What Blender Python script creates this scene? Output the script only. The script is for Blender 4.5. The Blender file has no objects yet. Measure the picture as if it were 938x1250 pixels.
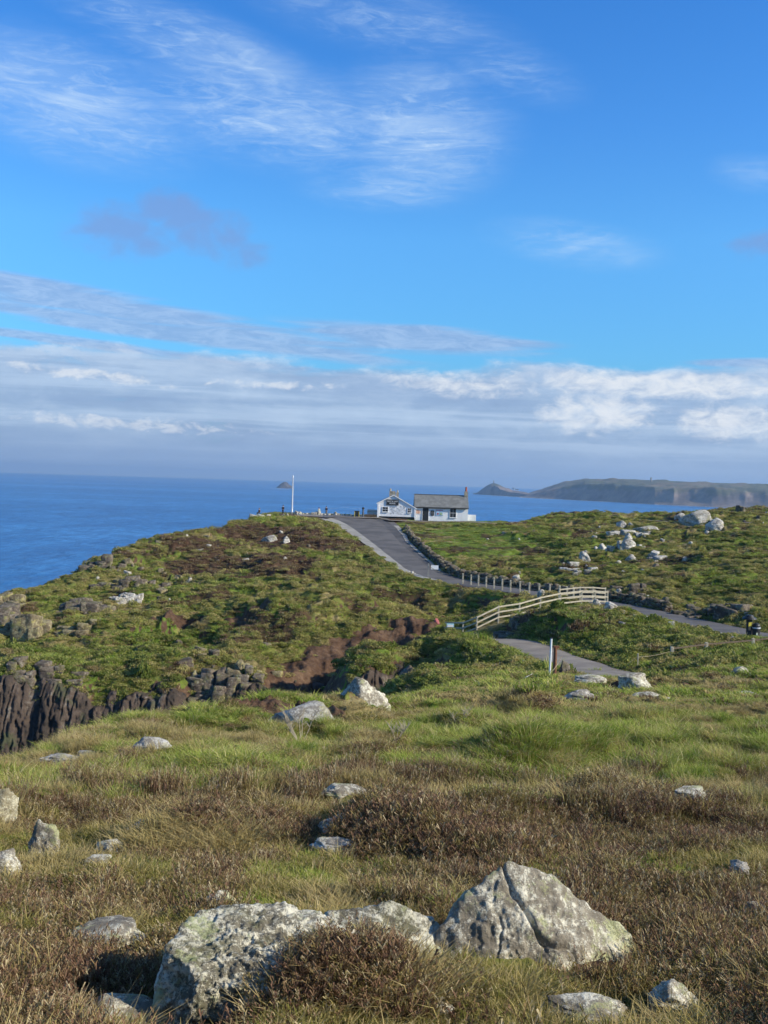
import bpy, bmesh, math, random
import numpy as np
from mathutils import Vector, Matrix, Euler
R = math.radians
random.seed(7)
RNG = np.random.default_rng(7)
C = bpy.context.scene.collection

# ------------------------------------------------------------------ camera
EYE = 65.0                      # eye height over the sea
F = 1250.0                      # focal length in photograph pixels
PITCH, ROLL = 1.75, 1.75
scene = bpy.context.scene
cam_data = bpy.data.cameras.new('camera')
cam = bpy.data.objects.new('camera', cam_data); C.objects.link(cam)
cam_data.sensor_fit = 'VERTICAL'; cam_data.sensor_height = 24.0; cam_data.lens = 24.0
cam_data.clip_start = 0.1; cam_data.clip_end = 200000
CR = Matrix.Rotation(R(90-PITCH), 3, 'X') @ Matrix.Rotation(R(ROLL), 3, 'Z')
cam.matrix_world = Matrix.Translation((0, 0, EYE)) @ CR.to_4x4()
scene.camera = cam

# ------------------------------------------------------------------ sun, sky, exposure
SUN_DIR = Vector((0.85, -0.25, 0.47)).normalized()       # from the ground to the sun
SUN_EL = math.asin(SUN_DIR.z); SUN_AZ = math.atan2(SUN_DIR.x, SUN_DIR.y)
sun_data = bpy.data.lights.new('sun', 'SUN'); sun_data.energy = 5.0; sun_data.angle = R(0.55)
sun_data.color = (1.0, 0.90, 0.73)
sun = bpy.data.objects.new('sun', sun_data); C.objects.link(sun)
sun.rotation_euler = SUN_DIR.to_track_quat('Z', 'Y').to_euler()
scene.view_settings.view_transform = 'Standard'; scene.view_settings.look = 'None'
scene.view_settings.exposure = 0.30; scene.view_settings.gamma = 1.0
scene.view_settings.use_curve_mapping = False
scene.cycles.use_denoising = True
scene.cycles.max_bounces = 5; scene.cycles.diffuse_bounces = 2; scene.cycles.glossy_bounces = 2
scene.cycles.transmission_bounces = 2; scene.cycles.volume_bounces = 0
scene.cycles.transparent_max_bounces = 6
scene.cycles.use_adaptive_sampling = True; scene.cycles.adaptive_threshold = .025

class NT:
    """small helper to write node graphs"""
    def __init__(s, tree): s.t = tree; s.n = tree.nodes; s.l = tree.links
    def new(s, kind, **kw):
        n = s.n.new(kind)
        for k, v in kw.items(): setattr(n, k, v)
        return n
    def put(s, sock, v):
        if isinstance(v, bpy.types.NodeSocket): s.l.new(v, sock)
        elif v is not None:
            if hasattr(sock.default_value, '__len__') and not hasattr(v, '__len__'): v = [v]*len(sock.default_value)
            if hasattr(v, '__len__') and len(sock.default_value) == 4 and len(v) == 3: v = (*v, 1)
            sock.default_value = v
    def m(s, op, a, b=None, c=None, clamp=False):
        n = s.new('ShaderNodeMath', operation=op, use_clamp=clamp)
        s.put(n.inputs[0], a)
        if b is not None: s.put(n.inputs[1], b)
        if c is not None: s.put(n.inputs[2], c)
        return n.outputs[0]
    def mix(s, f, a, b, mode='MIX'):
        n = s.new('ShaderNodeMix', data_type='RGBA', blend_type=mode)
        s.put(n.inputs[0], f); s.put(n.inputs[6], a); s.put(n.inputs[7], b)
        return n.outputs[2]
    def mr(s, v, a, b, c=0.0, d=1.0, kind='SMOOTHSTEP'):
        n = s.new('ShaderNodeMapRange', interpolation_type=kind)
        s.put(n.inputs[0], v)
        for i, q in zip((1, 2, 3, 4), (a, b, c, d)): s.put(n.inputs[i], q)
        return n.outputs[0]
    def noise(s, vec, scale, detail=4, rough=0.55, dist=0.0, dims='3D'):
        n = s.new('ShaderNodeTexNoise', noise_dimensions=dims)
        if vec is not None: s.put(n.inputs['Vector'], vec)
        s.put(n.inputs['Scale'], scale); s.put(n.inputs['Detail'], detail)
        s.put(n.inputs['Roughness'], rough); s.put(n.inputs['Distortion'], dist)
        return n.outputs[0]
    def vor(s, vec, scale, feature='F1', out=0):
        n = s.new('ShaderNodeTexVoronoi', feature=feature)
        if vec is not None: s.put(n.inputs['Vector'], vec)
        s.put(n.inputs['Scale'], scale)
        return n.outputs[out]
    def vmap(s, vec, scale=(1, 1, 1), rot=(0, 0, 0), loc=(0, 0, 0)):
        n = s.new('ShaderNodeMapping')
        s.put(n.inputs[0], vec); n.inputs[1].default_value = loc; n.inputs[2].default_value = rot; n.inputs[3].default_value = scale
        return n.outputs[0]
    def comb(s, x, y, z=0.0):
        n = s.new('ShaderNodeCombineXYZ'); s.put(n.inputs[0], x); s.put(n.inputs[1], y); s.put(n.inputs[2], z)
        return n.outputs[0]
    def ramp(s, f, stops, interp='LINEAR'):
        n = s.new('ShaderNodeValToRGB'); s.put(n.inputs[0], f); cr = n.color_ramp; cr.interpolation = interp
        while len(cr.elements) < len(stops): cr.elements.new(0.5)
        for e, (p, c) in zip(cr.elements, stops): e.position = p; e.color = (*c, 1) if len(c) == 3 else c
        return n.outputs[0]

def ray(px, py):
    """direction of a photograph pixel from the eye"""
    d = CR @ Vector(((px-469)/F, -(py-625)/F, -1.0)); return d.normalized()
def angles(px, py):
    d = ray(px, py); return math.degrees(math.atan2(d.x, d.y)), math.degrees(math.asin(d.z))
def wp(px, py, depth):
    """point at forward distance depth behind a pixel"""
    d = ray(px, py); return Vector((0, 0, EYE)) + d*(depth/d.y)

def sky():
    w = bpy.data.worlds.new("World"); scene.world = w; w.use_nodes = True
    g = NT(w.node_tree); g.n.clear()
    st = g.new('ShaderNodeTexSky', sky_type='NISHITA', sun_disc=False)
    st.sun_elevation = SUN_EL; st.sun_rotation = SUN_AZ
    st.air_density = 1.0; st.dust_density = 0.4; st.ozone_density = 2.5; st.altitude = 60
    tc = g.new('ShaderNodeTexCoord').outputs['Generated']
    sep = g.new('ShaderNodeSeparateXYZ'); g.put(sep.inputs[0], tc)
    x, y, z = sep.outputs
    az = g.m('MULTIPLY', g.m('ARCTAN2', x, y), 57.2958)
    el = g.m('MULTIPLY', g.m('ARCSINE', z), 57.2958)
    # sky colour: the Nishita sky, made deeper with height in view as in the clear air of the photograph
    hs = g.new('ShaderNodeHueSaturation'); g.put(hs.inputs['Color'], st.outputs[0])
    g.put(hs.inputs['Saturation'], 1.0)
    tint = g.ramp(g.mr(el, -2, 70, kind='LINEAR'), [(0, (.56, .80, 1.25)), (.05, (.46, .80, 1.15)), (.125, (.56, 1.25, 1.75)), (.21, (.68, 1.50, 2.1)), (.29, (.55, 1.38, 2.2)), (.375, (.44, 1.28, 2.2)), (.5, (.42, 1.1, 1.95)), (.75, (.85, 1.05, 1.2))])  # above the view tinted neutral, so the unseen sky gives less blue light
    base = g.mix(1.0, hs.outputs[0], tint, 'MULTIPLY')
    def blob(px, py, rx, ry, rot=0.0, soft=0.2):
        a, e = angles(px, py); a0 = g.m('SUBTRACT', az, a); e0 = g.m('SUBTRACT', el, e)
        c, s_ = math.cos(R(rot)), math.sin(R(rot))
        u = g.m('ADD', g.m('MULTIPLY', a0, c), g.m('MULTIPLY', e0, s_))
        v = g.m('SUBTRACT', g.m('MULTIPLY', e0, c), g.m('MULTIPLY', a0, s_))
        k = 0.0458
        d = g.m('SQRT', g.m('ADD', g.m('POWER', g.m('ABSOLUTE', g.m('DIVIDE', u, rx*k)), 2), g.m('POWER', g.m('ABSOLUTE', g.m('DIVIDE', v, ry*k)), 2)))
        return g.mr(d, 1.0, soft, 0, 1)
    P = g.comb(az, el, 0)
    def mx(*a):
        r = a[0]
        for b in a[1:]: r = g.m('MAXIMUM', r, b)
        return r
    S = 10.0   # radiance units of the sky texture before the Background strength
    col = base
    # high cirrus: streaks drawn out along the wind
    Pc = g.vmap(P, scale=(.055, .30, 1), rot=(0, 0, R(11)))
    wisp = g.noise(Pc, 2.2, 9, .62, 1.4)
    Pf = g.vmap(P, scale=(.26, 1.15, 1), rot=(0, 0, R(15)))
    fine = g.noise(Pf, 1.6, 9, .68, 1.5)
    area = mx(blob(90, 125, 200, 85, -8, 0), g.m('MULTIPLY', blob(250, 62, 260, 50, -16, .1), .8), blob(330, 140, 260, 75, -6, 0),
              blob(510, 160, 150, 100, 0, .05), g.m('MULTIPLY', blob(470, 25, 210, 45, -8, 0), .6),
              g.m('MULTIPLY', blob(620, 85, 120, 40, -15, 0), .55), g.m('MULTIPLY', blob(700, 298, 130, 34, -8, 0), .7),
              g.m('MULTIPLY', blob(925, 212, 70, 26, -10, 0), .35), g.m('MULTIPLY', blob(470, 232, 130, 30, 0, 0), .8))
    ci = g.m('MULTIPLY', g.m('ADD', g.mr(wisp, .36, .82), g.m('MULTIPLY', g.mr(fine, .42, .8), .9)), area)
    ci = g.m('MULTIPLY', ci, .50, clamp=True)
    veil = g.m('MULTIPLY', area, g.mr(g.noise(g.vmap(P, scale=(.05, .12, 1)), 1.5, 4), .3, .75, .04, .34))
    col = g.mix(g.m('ADD', ci, veil, clamp=True), col, (.62*S, .80*S, 1.0*S))
    # one small dark cloud scrap
    Ps = g.vmap(P, scale=(.35, .6, 1), loc=(3, 1, 0))
    sc = g.noise(Ps, 1.0, 6, .55, .3)
    dk = mx(g.m('MAXIMUM', blob(150, 280, 110, 52, 4, 0), blob(262, 290, 100, 50, -8, 0)), blob(215, 262, 90, 42, 0, 0), g.m('MULTIPLY', blob(930, 296, 60, 30, 0, 0), .8))
    dm = g.mr(g.m('ADD', g.m('ADD', g.m('MULTIPLY', sc, 1.5), g.m('MULTIPLY', g.noise(P, .55, 6, .65), .6)), g.m('MULTIPLY', dk, .8)), 1.20, 1.85, 0, .62)
    col = g.mix(g.m('MULTIPLY', dm, g.mr(dk, 0, .3)), col, (.22*S, .34*S, .66*S))
    # thin lilac bars
    Pb = g.vmap(P, scale=(.045, .75, 1), rot=(0, 0, R(2)), loc=(1.7, .3, 0))
    bar = g.noise(Pb, 1.5, 6, .55, .25)
    bm = mx(blob(120, 372, 520, 26, -6, 0), blob(200, 405, 460, 18, -5, 0), blob(500, 412, 260, 24, -4, .1), g.m('MULTIPLY', blob(930, 442, 120, 9, 0, 0), .8), blob(170, 428, 420, 10, -4, 0))
    bmm = g.m('MULTIPLY', g.mr(g.m('ADD', bar, g.m('MULTIPLY', bm, .45)), .50, .84), g.mr(bm, 0, .35))
    barc = g.mix(g.mr(fine, .35, .65), (.29*S, .42*S, .70*S), (.44*S, .57*S, .82*S))
    col = g.mix(g.m('MULTIPLY', bmm, .72, clamp=True), col, barc)
    # the long bank over the sea
    Pk = g.vmap(P, scale=(.10, .36, 1), loc=(5.2, 2.1, 0))
    bk = g.noise(Pk, 1.3, 8, .55, .5)
    Pq = g.vmap(P, scale=(.35, .8, 1), loc=(9.2, 4.1, 0))
    puff = g.noise(Pq, 1.0, 10, .68, .3)
    tilt = g.m('ADD', el, g.m('MULTIPLY', az, .034))        # the bank runs with the horizon
    el_top = g.m('ADD', g.m('MULTIPLY', bk, 3.4), g.m('MULTIPLY', puff, 1.1))
    top = g.m('SUBTRACT', g.m('ADD', el_top, 4.3), el)
    body = g.mr(top, -.5, .8)
    body = g.m('MULTIPLY', body, g.mr(g.m('ADD', g.m('MULTIPLY', bk, 1), g.mr(el, 5.5, 7.2, .0, -.28)), .22, .36))
    lower = g.mr(el, 1.2, 2.6)
    shade = g.ramp(g.m('ADD', g.m('MULTIPLY', bk, .6), g.m('MULTIPLY', puff, .4)),
                   [(.32, (.28*S, .39*S, .61*S)), (.48, (.35*S, .48*S, .70*S)), (.60, (.46*S, .59*S, .79*S)), (.75, (.66*S, .75*S, .89*S))])
    edge = g.m('MULTIPLY', g.mr(top, 1.0, .15), g.mr(puff, .46, .62))
    shade = g.mix(g.m('MULTIPLY', edge, .65), shade, (.80*S, .88*S, .98*S))
    lay = g.noise(g.vmap(P, scale=(.05, 1.3, 1), loc=(3.3, 8.1, 0)), 1.0, 6, .6, .4)
    shade = g.mix(g.m('MULTIPLY', g.mr(lay, .46, .66), .55), shade, (.56*S, .70*S, .90*S))
    shade = g.mix(g.m('MULTIPLY', g.mr(lay, .48, .34), .25), shade, (.235*S, .35*S, .60*S))
    # white cumulus heads: low bright line at left, the brighter heads at right
    Pw = g.vmap(P, scale=(.75, 1.5, 1), loc=(2.2, 7.7, 0))
    pw = g.noise(Pw, 1.0, 10, .66, .4)
    rightc = mx(blob(730, 505, 120, 40, 0, .1), blob(890, 515, 90, 38, 0, .1), blob(800, 470, 260, 26, -2, .1), g.m('MULTIPLY', blob(560, 470, 160, 24, -4, .1), .75))
    leftc = mx(blob(160, 517, 240, 16, -2, .1), blob(110, 458, 170, 14, -4, .1), g.m('MULTIPLY', blob(330, 470, 150, 12, 0, 0), .9))
    wm = mx(g.m('MULTIPLY', g.mr(g.m('ADD', pw, g.m('MULTIPLY', rightc, .36)), .52, 1.0), g.mr(rightc, 0, .4)),
            g.m('MULTIPLY', g.mr(g.m('ADD', pw, g.m('MULTIPLY', leftc, .26)), .62, .86), g.m('MULTIPLY', g.mr(leftc, 0, .5), .75)))
    col = g.mix(g.m('MULTIPLY', body, .93), col, shade)
    col = g.mix(g.m('MULTIPLY', wm, .9, clamp=True), col, (.84*S, .88*S, .93*S))
    # pale air right over the horizon
    col = g.mix(g.mr(el, 3.2, .3, 0, .9), col, (.27*S, .40*S, .64*S))
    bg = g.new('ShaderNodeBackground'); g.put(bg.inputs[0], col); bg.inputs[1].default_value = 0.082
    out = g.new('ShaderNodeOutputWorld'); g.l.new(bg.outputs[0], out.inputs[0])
sky()

# ------------------------------------------------------------------ helpers
def tag(o, label=None, cat=None, group=None, kind=None):
    if label: o['label'] = label
    if cat: o['category'] = cat
    if group: o['group'] = group
    if kind: o['kind'] = kind
    return o
def thing(name, label, cat, loc=(0, 0, 0), rotz=0.0, group=None):
    o = bpy.data.objects.new(name, None); C.objects.link(o); o.empty_display_size = .2
    o.location = loc; o.rotation_euler = (0, 0, rotz)
    return tag(o, label, cat, group)
def link(name, mesh, mat=None, parent=None):
    o = bpy.data.objects.new(name, mesh); C.objects.link(o)
    if mat and not mesh.materials: mesh.materials.append(mat)
    if parent: o.parent = parent
    return o
def np_mesh(name, v, quads=None, tris=None, smooth=True):
    me = bpy.data.meshes.new(name); v = np.asarray(v, np.float32)
    me.vertices.add(len(v)); me.vertices.foreach_set('co', v.ravel())
    idx = []; starts = []; n = 0
    for f, k in ((quads, 4), (tris, 3)):
        if f is not None and len(f):
            f = np.asarray(f, np.int32); idx.append(f.ravel()); starts.append(n+np.arange(len(f))*k); n += f.size
    idx = np.concatenate(idx); starts = np.concatenate(starts)
    me.loops.add(len(idx)); me.loops.foreach_set('vertex_index', idx)
    me.polygons.add(len(starts)); me.polygons.foreach_set('loop_start', starts.astype(np.int32))
    me.update(calc_edges=True)
    me.polygons.foreach_set('use_smooth', np.full(len(starts), smooth)); me.update()
    return me
class MB:
    """collects boxes, bars and tubes into one mesh"""
    def __init__(s): s.b = bmesh.new()
    def box(s, c, d, rz=0, rx=0, ry=0):
        m = Matrix.Translation(c) @ Euler((rx, ry, rz)).to_matrix().to_4x4() @ Matrix.Diagonal((*d, 1))
        bmesh.ops.create_cube(s.b, size=1, matrix=m); return s
    def bar(s, a, b, w, h=None):
        a, b = Vector(a), Vector(b); d = b-a; h = h or w
        q = d.to_track_quat('X', 'Z').to_matrix().to_4x4()
        bmesh.ops.create_cube(s.b, size=1, matrix=Matrix.Translation((a+b)/2) @ q @ Matrix.Diagonal((d.length, w, h, 1))); return s
    def tube(s, a, b, r, r2=None, n=12):
        a, b = Vector(a), Vector(b); d = b-a
        q = d.to_track_quat('Z', 'Y').to_matrix().to_4x4()
        bmesh.ops.create_cone(s.b, cap_ends=True, segments=n, radius1=r, radius2=r if r2 is None else r2, depth=d.length, matrix=Matrix.Translation((a+b)/2) @ q); return s
    def ball(s, c, r, sc=(1, 1, 1), n=10):
        bmesh.ops.create_uvsphere(s.b, u_segments=n*2, v_segments=n, radius=r, matrix=Matrix.Translation(c) @ Matrix.Diagonal((*sc, 1))); return s
    def poly(s, pts):
        s.b.faces.new([s.b.verts.new(p) for p in pts]); return s
    def prism(s, pts, y0, y1):
        """outline in x,z pushed from y0 to y1"""
        a = [s.b.verts.new((x, y0, z)) for x, z in pts]; b = [s.b.verts.new((x, y1, z)) for x, z in pts]
        s.b.faces.new(a); s.b.faces.new(b[::-1]); n = len(pts)
        for i in range(n): s.b.faces.new((a[i], b[i], b[(i+1) % n], a[(i+1) % n]))
        return s
    def chain(s, pts, r, n=6):
        for a, b in zip(pts[:-1], pts[1:]): s.tube(a, b, r, n=n)
        return s
    def bevel(s, w, seg=2):
        bmesh.ops.bevel(s.b, geom=[e for e in s.b.edges], offset=w, segments=seg, affect='EDGES', profile=.6); return s
    def build(s, name, mat, parent=None, smooth=False):
        bmesh.ops.recalc_face_normals(s.b, faces=s.b.faces)
        me = bpy.data.meshes.new(name); s.b.to_mesh(me); s.b.free()
        if smooth:
            for p in me.polygons: p.use_smooth = True
        return link(name, me, mat, parent)

def hash2(ix, iy, seed):
    h = (ix.astype(np.uint32)*np.uint32(374761393) + iy.astype(np.uint32)*np.uint32(668265263) + np.uint32((seed*362437) & 0xffffffff))
    h = (h ^ (h >> np.uint32(13)))*np.uint32(1274126177); h = h ^ (h >> np.uint32(16))
    return (h & np.uint32(0xffffff)).astype(np.float64)/0xffffff
def pn(x, y, seed=0):
    """2-D gradient noise, about -1..1"""
    x = np.asarray(x, float); y = np.asarray(y, float)
    xi = np.floor(x); yi = np.floor(y); fx = x-xi; fy = y-yi; xi = xi.astype(np.int64); yi = yi.astype(np.int64)
    u = fx*fx*fx*(fx*(fx*6-15)+10); v = fy*fy*fy*(fy*(fy*6-15)+10)
    def g(a, b, dx, dy):
        t = hash2(a, b, seed)*2*np.pi; return np.cos(t)*dx+np.sin(t)*dy
    n0 = g(xi, yi, fx, fy)*(1-u)+g(xi+1, yi, fx-1, fy)*u
    n1 = g(xi, yi+1, fx, fy-1)*(1-u)+g(xi+1, yi+1, fx-1, fy-1)*u
    return (n0*(1-v)+n1*v)*1.5
def fbm(x, y, scale, octs=4, seed=0, gain=.5):
    s = 0.0; a = 1.0; f = 1.0/scale
    for i in range(octs): s = s+a*pn(x*f+17.3*i, y*f-9.1*i, seed+i); a *= gain; f *= 2.03
    return s
def pn3(p, seed=0):
    i = np.floor(p); f = p-i; i = i.astype(np.int64); w = f*f*f*(f*(f*6-15)+10); r = 0
    for a in (0, 1):
        for b in (0, 1):
            for c in (0, 1):
                h = hash2(i[:, 0]+a+(i[:, 2]+c)*57, i[:, 1]+b-(i[:, 2]+c)*113, seed)
                r = r + (h*2-1)*(w[:, 0] if a else 1-w[:, 0])*(w[:, 1] if b else 1-w[:, 1])*(w[:, 2] if c else 1-w[:, 2])
    return r
def fbm3(p, scale, octs=4, seed=0, gain=.5):
    s = 0.0; a = 1.0; f = 1.0/scale
    for i in range(octs): s = s+a*pn3(p*f+13.1*i, seed+i); a *= gain; f *= 2.03
    return s
def sst(x, a, b):
    t = np.clip((x-a)/(b-a), 0, 1); return t*t*(3-2*t)

# ------------------------------------------------------------------ terrain: one height sheet
CP = [  # photograph point and its distance: the shape of the ground
 # foreground
 (-250,1250,6),(-100,1250,6),(150,1250,6),(469,1250,6),(800,1250,6),(1050,1250,6),(1200,1250,6),
 (0,1150,7.9),(300,1150,7.9),(600,1170,7.4),(900,1150,7.9),(0,1070,10.8),(250,1060,11.2),(500,1060,11),(750,1060,11),(938,1070,10.5),
 (0,1000,15),(250,1000,15),(500,1000,14.8),(750,1000,14.6),(938,1000,14.6),(-150,1000,15),(1080,1000,14.6),
 (200,955,19.5),(450,950,20),(650,965,18.5),(800,950,20),(938,945,20.5),(60,965,19),(-100,970,19),
 (250,915,26),(400,905,28),(550,905,28),(700,905,27),(850,900,28),(938,900,28),(1080,900,28),
 (0,956,21),(50,938,24),(100,925,26.5),(150,915,29),(200,908,31),(260,897,34),(330,884,37),(470,868,41),(560,850,46),(640,838,50),(700,833,52),(-80,962,20),(-200,985,17),
 (500,885,34),(650,870,37),(800,865,38),(938,860,39),(800,840,46),(938,838,46),(1080,850,42),(860,828,50),
 # far bank of the gully under the lower path
 (560,790,75),(500,800,76),(450,830,72),(560,832,69),(500,850,67),(610,830,60),(620,800,70),(460,862,63),(640,815,63),
 # lower path
 (560,776,84),(600,780,79),(640,789,73),(680,802,66),(720,815,60),(750,827,56),
 # right bits by the low fence
 (790,812,62),(860,800,63),(938,792,64),(1050,800,62),
 # mound between the road and the path
 (610,760,86),(660,752,86),(710,755,80),(700,780,74),(760,775,74),(820,790,67),(780,757,80),(860,778,71),
 (540,735,112),(500,745,108),(560,755,98),(620,735,98),
 # road
 (543,776,87.5),(582,770,85.2),(608.5,757,86),(634,753,87),(659.5,745.5,88.5),(684,740,90),(726,737,91.5),(820,804.5,62),(919,794,64),
 (440,640,182),(480,665,155),(510,690,135),(540,705,124),(600,715,115),(660,724,106),(720,733,98),(760,740,92),(800,749,86),(860,762,79),(938,777,72),(1040,797,65),
 # left hill
 (0,735,120),(45,722,128),(120,688,140),(180,668,152),(240,652,162),(300,638,175),(340,631,185),(-120,770,115),
 (0,800,92),(100,770,100),(100,730,120),(200,740,112),(200,700,135),(300,700,130),(300,660,155),(400,660,155),(400,700,128),(300,750,100),(400,750,100),(480,720,118),(470,690,136),
 (440,660,160),(200,800,87),(100,820,83),(300,800,86),(0,850,76),(100,850,77),(200,845,78),(-100,830,85),
 (400,780,92),(450,770,95),(330,830,79),(380,815,84),(480,775,94),(510,765,97),
 # plateau
 (350,628.5,204),(395,629,205),(325,629.5,196),(360,629,188),(400,631,189),(440,634,190),(480,635,194),(520,636,196),(570,636,196),(620,638,190),(660,634,194),
 (600,660,160),(560,680,142),(540,650,172),(700,631,200),(760,629,200),(820,630,196),(880,626,190),(938,625,182),(1040,626,178),
 (700,660,155),(800,660,148),(938,660,135),(620,695,130),(700,700,120),(800,700,112),(938,700,100),(938,740,84),(860,735,90),(790,732,97),(1080,700,100),(1080,650,140),
]
WPTS = [ # ravine, sea cliffs and the seaward side (x, y, height against the eye)
 (-10.5,26,-10.5),(-10,31,-13.5),(-8.5,37,-14.5),(-6,43,-14.5),(-3.5,48,-14.5),
 (-52,40,-58),(-40,46,-54),(-28,50,-48),(-18,56,-42),(-10,62,-33),(-12,71,-30),(-8,70,-26),(-5,66,-23),(1,70,-18.5),(6,78,-16.8),
 (-50,28,-44),(-26,36,-33),(-14,43,-22),(-36,30,-36),(-70,60,-64),(-60,72,-56),(-50,66,-50),(-36,64,-45),(-24,68,-38),(-15,71,-30),
 (-80,90,-50),(-75,120,-45),(-78,150,-60),(-70,180,-66),(-50,200,-60),(-95,120,-68),(-44,212,-40),(-20,225,-55),
 (0,214,-14),(0,228,-40),(30,216,-13),(30,232,-38),(60,232,-14),(60,250,-40),(100,236,-14),(100,255,-40),(150,240,-20),(-100,50,-70),(-120,200,-75),(60,300,-72),(0,260,-70),(-50,250,-72),(140,280,-70),
 (0,2,-1.9),(-3,2,-1.9),(4,2,-1.9),(-6,3,-2.6),(6,3,-2.2),(0,0,-1.7),(-10,9,-4.4),(10,9,-3.6),
]
pts = np.array([tuple(wp(*c)) for c in CP] + [(x, y, EYE+z) for x, y, z in WPTS])
OY = 5.0                                    # the sheet fans out from a point behind the camera
def uvof(X, Y):
    r = np.maximum(Y+OY, .5); return X/r, np.log(r)
def feats(X, Y):
    u, v = uvof(X, Y); return np.stack([u*2.2, v*1.6], -1)
PF = feats(pts[:, 0], pts[:, 1]); Cc = .05
def ker(a, b): return np.sqrt(((a[:, None, :]-b[None, :, :])**2).sum(-1)+Cc*Cc)
K = ker(PF, PF); n_ = len(PF)
Pm = np.concatenate([np.ones((n_, 1)), PF], 1)
A = np.block([[K+np.eye(n_)*-1e-3, Pm], [Pm.T, np.zeros((3, 3))]])
sol = np.linalg.lstsq(A, np.concatenate([pts[:, 2], np.zeros(3)]), rcond=None)[0]
def base_h(X, Y):
    X = np.asarray(X, float).ravel(); Y = np.asarray(Y, float).ravel(); out = np.empty(len(X))
    for i in range(0, len(X), 60000):
        f = feats(X[i:i+60000], Y[i:i+60000])
        out[i:i+60000] = ker(f, PF) @ sol[:n_] + sol[n_] + f @ sol[n_+1:]
    return out

# roads and paths: photograph points with distance and half width
ROAD = [(395,629.5,193,7),(412,630.5,193,7.3),(428,632.5,191,7.5),(449,640,181,5.6),(472,660,158,3.7),(496,681,141,3.0),(520,699,128,2.6),(560,709,120,2.3),(600,716,114,2.2),(660,726,105,2.1),(720,735,97,2.1),(760,742,91,2.1),(800,751,85,2.2),(860,764,78,2.2),(938,779,71,2.2),(1040,799,64,2.2),(1150,822,58,2.2)]
PATH = [(580,774,83,1.3),(605,781,78,1.4),(640,789,73,1.6),(680,802,66,1.7),(715,814,60.5,1.8),(745,826,56,1.8),(775,845,50,1.2)]
SPUR = [(620,626,206,1.2),(630,633,196,1.6),(632,641,186,1.8),(600,640,187,1.5),(570,638,190,1.5),(520,637,192,1.8),(470,637,189,1.8)]
PLAZA = [(364,629.5,196,5),(385,630,196,6),(410,630.5,196,6.5),(440,632,196.5,6.5),(462,633,197,6)]
TRACK = [(770,640,180,.9),(800,644,172,1.0),(850,650,165,1.0),(938,657,158,1.0),(1000,660,155,1.0)]
capz = float(base_h([wp(400,631,189).x], [189])[0])
def line_of(L):
    P_ = [wp(a, b, c) for a, b, c, d in L]; W = [d for *_, d in L]
    out = []
    n = len(P_)
    for i in range(n-1):
        p0, p1, p2, p3 = P_[max(i-1, 0)], P_[i], P_[i+1], P_[min(i+2, n-1)]
        for k in range(8):
            t = k/8; q = .5*((2*p1)+(p2-p0)*t+(2*p0-5*p1+4*p2-p3)*t*t+(3*p1-p0-3*p2+p3)*t**3)
            out.append((q.x, q.y, q.z, W[i]*(1-t)+W[i+1]*t))
    out.append((*P_[-1], W[-1])); a = np.array(out)
    # heights follow the smooth ground, evened out along the way
    h = base_h(a[:, 0], a[:, 1]); k = np.ones(9)/9
    a[:, 2] = np.convolve(np.pad(h, 4, mode='edge'), k, mode='valid')
    w_ = sst(a[:, 1], 172, 184)*sst(-a[:, 0], -8, 0); a[:, 2] = a[:, 2]*(1-w_)+np.minimum(a[:, 2], capz-.02)*w_; w_ = sst(a[:, 1], 183, 189)*sst(-a[:, 0], -4, 0); a[:, 2] = a[:, 2]*(1-w_)+(capz-.03)*w_
    for _ in range(2): a[:, 2] = np.convolve(np.pad(a[:, 2], 4, mode='edge'), np.ones(9)/9, mode='valid')
    return a
RAILF = [(543,776,87.5,.3),(565,776.5,86.2,.3),(582,770,85.2,.3),(608.5,757,86,.3),(634,753,87,.3),(659.5,745.5,88.5,.3),(684,740,90,.3),(710,737,91,.4),(726,737,91.5,.5),(741.5,738,92,.5)]
LOWF = [(778.6,812.6,61,.2),(820,804.5,62,.2),(862,799,63,.2),(919,794,64,.2),(975,787,65,.2)]
LINES = {k: line_of(v) for k, v in dict(plaza=PLAZA, spur=SPUR, road=ROAD, path=PATH, track=TRACK, rails=RAILF, low=LOWF).items()}
def near_line(X, Y, a, reach):
    """distance to the line, its height and half width there"""
    D = np.full(X.shape, 1e9); Z = np.zeros(X.shape); W = np.ones(X.shape)
    box = (X > a[:, 0].min()-reach) & (X < a[:, 0].max()+reach) & (Y > a[:, 1].min()-reach) & (Y < a[:, 1].max()+reach)
    x = X[box]; y = Y[box]; d_ = np.full(x.shape, 1e9); z_ = np.zeros(x.shape); w_ = np.ones(x.shape)
    for p, q in zip(a[:-1], a[1:]):
        ex, ey = q[0]-p[0], q[1]-p[1]; L2 = ex*ex+ey*ey+1e-9
        t = np.clip(((x-p[0])*ex+(y-p[1])*ey)/L2, 0, 1); d = np.hypot(x-p[0]-t*ex, y-p[1]-t*ey); m = d < d_
        d_[m] = d[m]; z_[m] = (p[2]+(q[2]-p[2])*t)[m]; w_[m] = (p[3]+(q[3]-p[3])*t)[m]
    D[box] = d_; Z[box] = z_; W[box] = w_
    return D, Z, W
BUMPS = [] # (x, y, height, radius x, radius y) mounds
def bump(px, py, d, h, rx, ry): p = wp(px, py, d); BUMPS.append((p.x, p.y, h, rx, ry))
bump(690,950,20,.62,1.2,1.2); bump(780,935,22,.45,1.3,1.3); bump(630,955,19.5,.3,.8,.9); bump(620,960,19,.3,.8,1.2); bump(230,1035,12.6,.28,.6,.6)
bump(560,1045,12,.22,.9,.6); bump(480,1030,12.8,.25,.5,.6); bump(400,1235,6.2,.30,.45,.45); bump(480,1180,7.0,.12,.3,.4)
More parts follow.
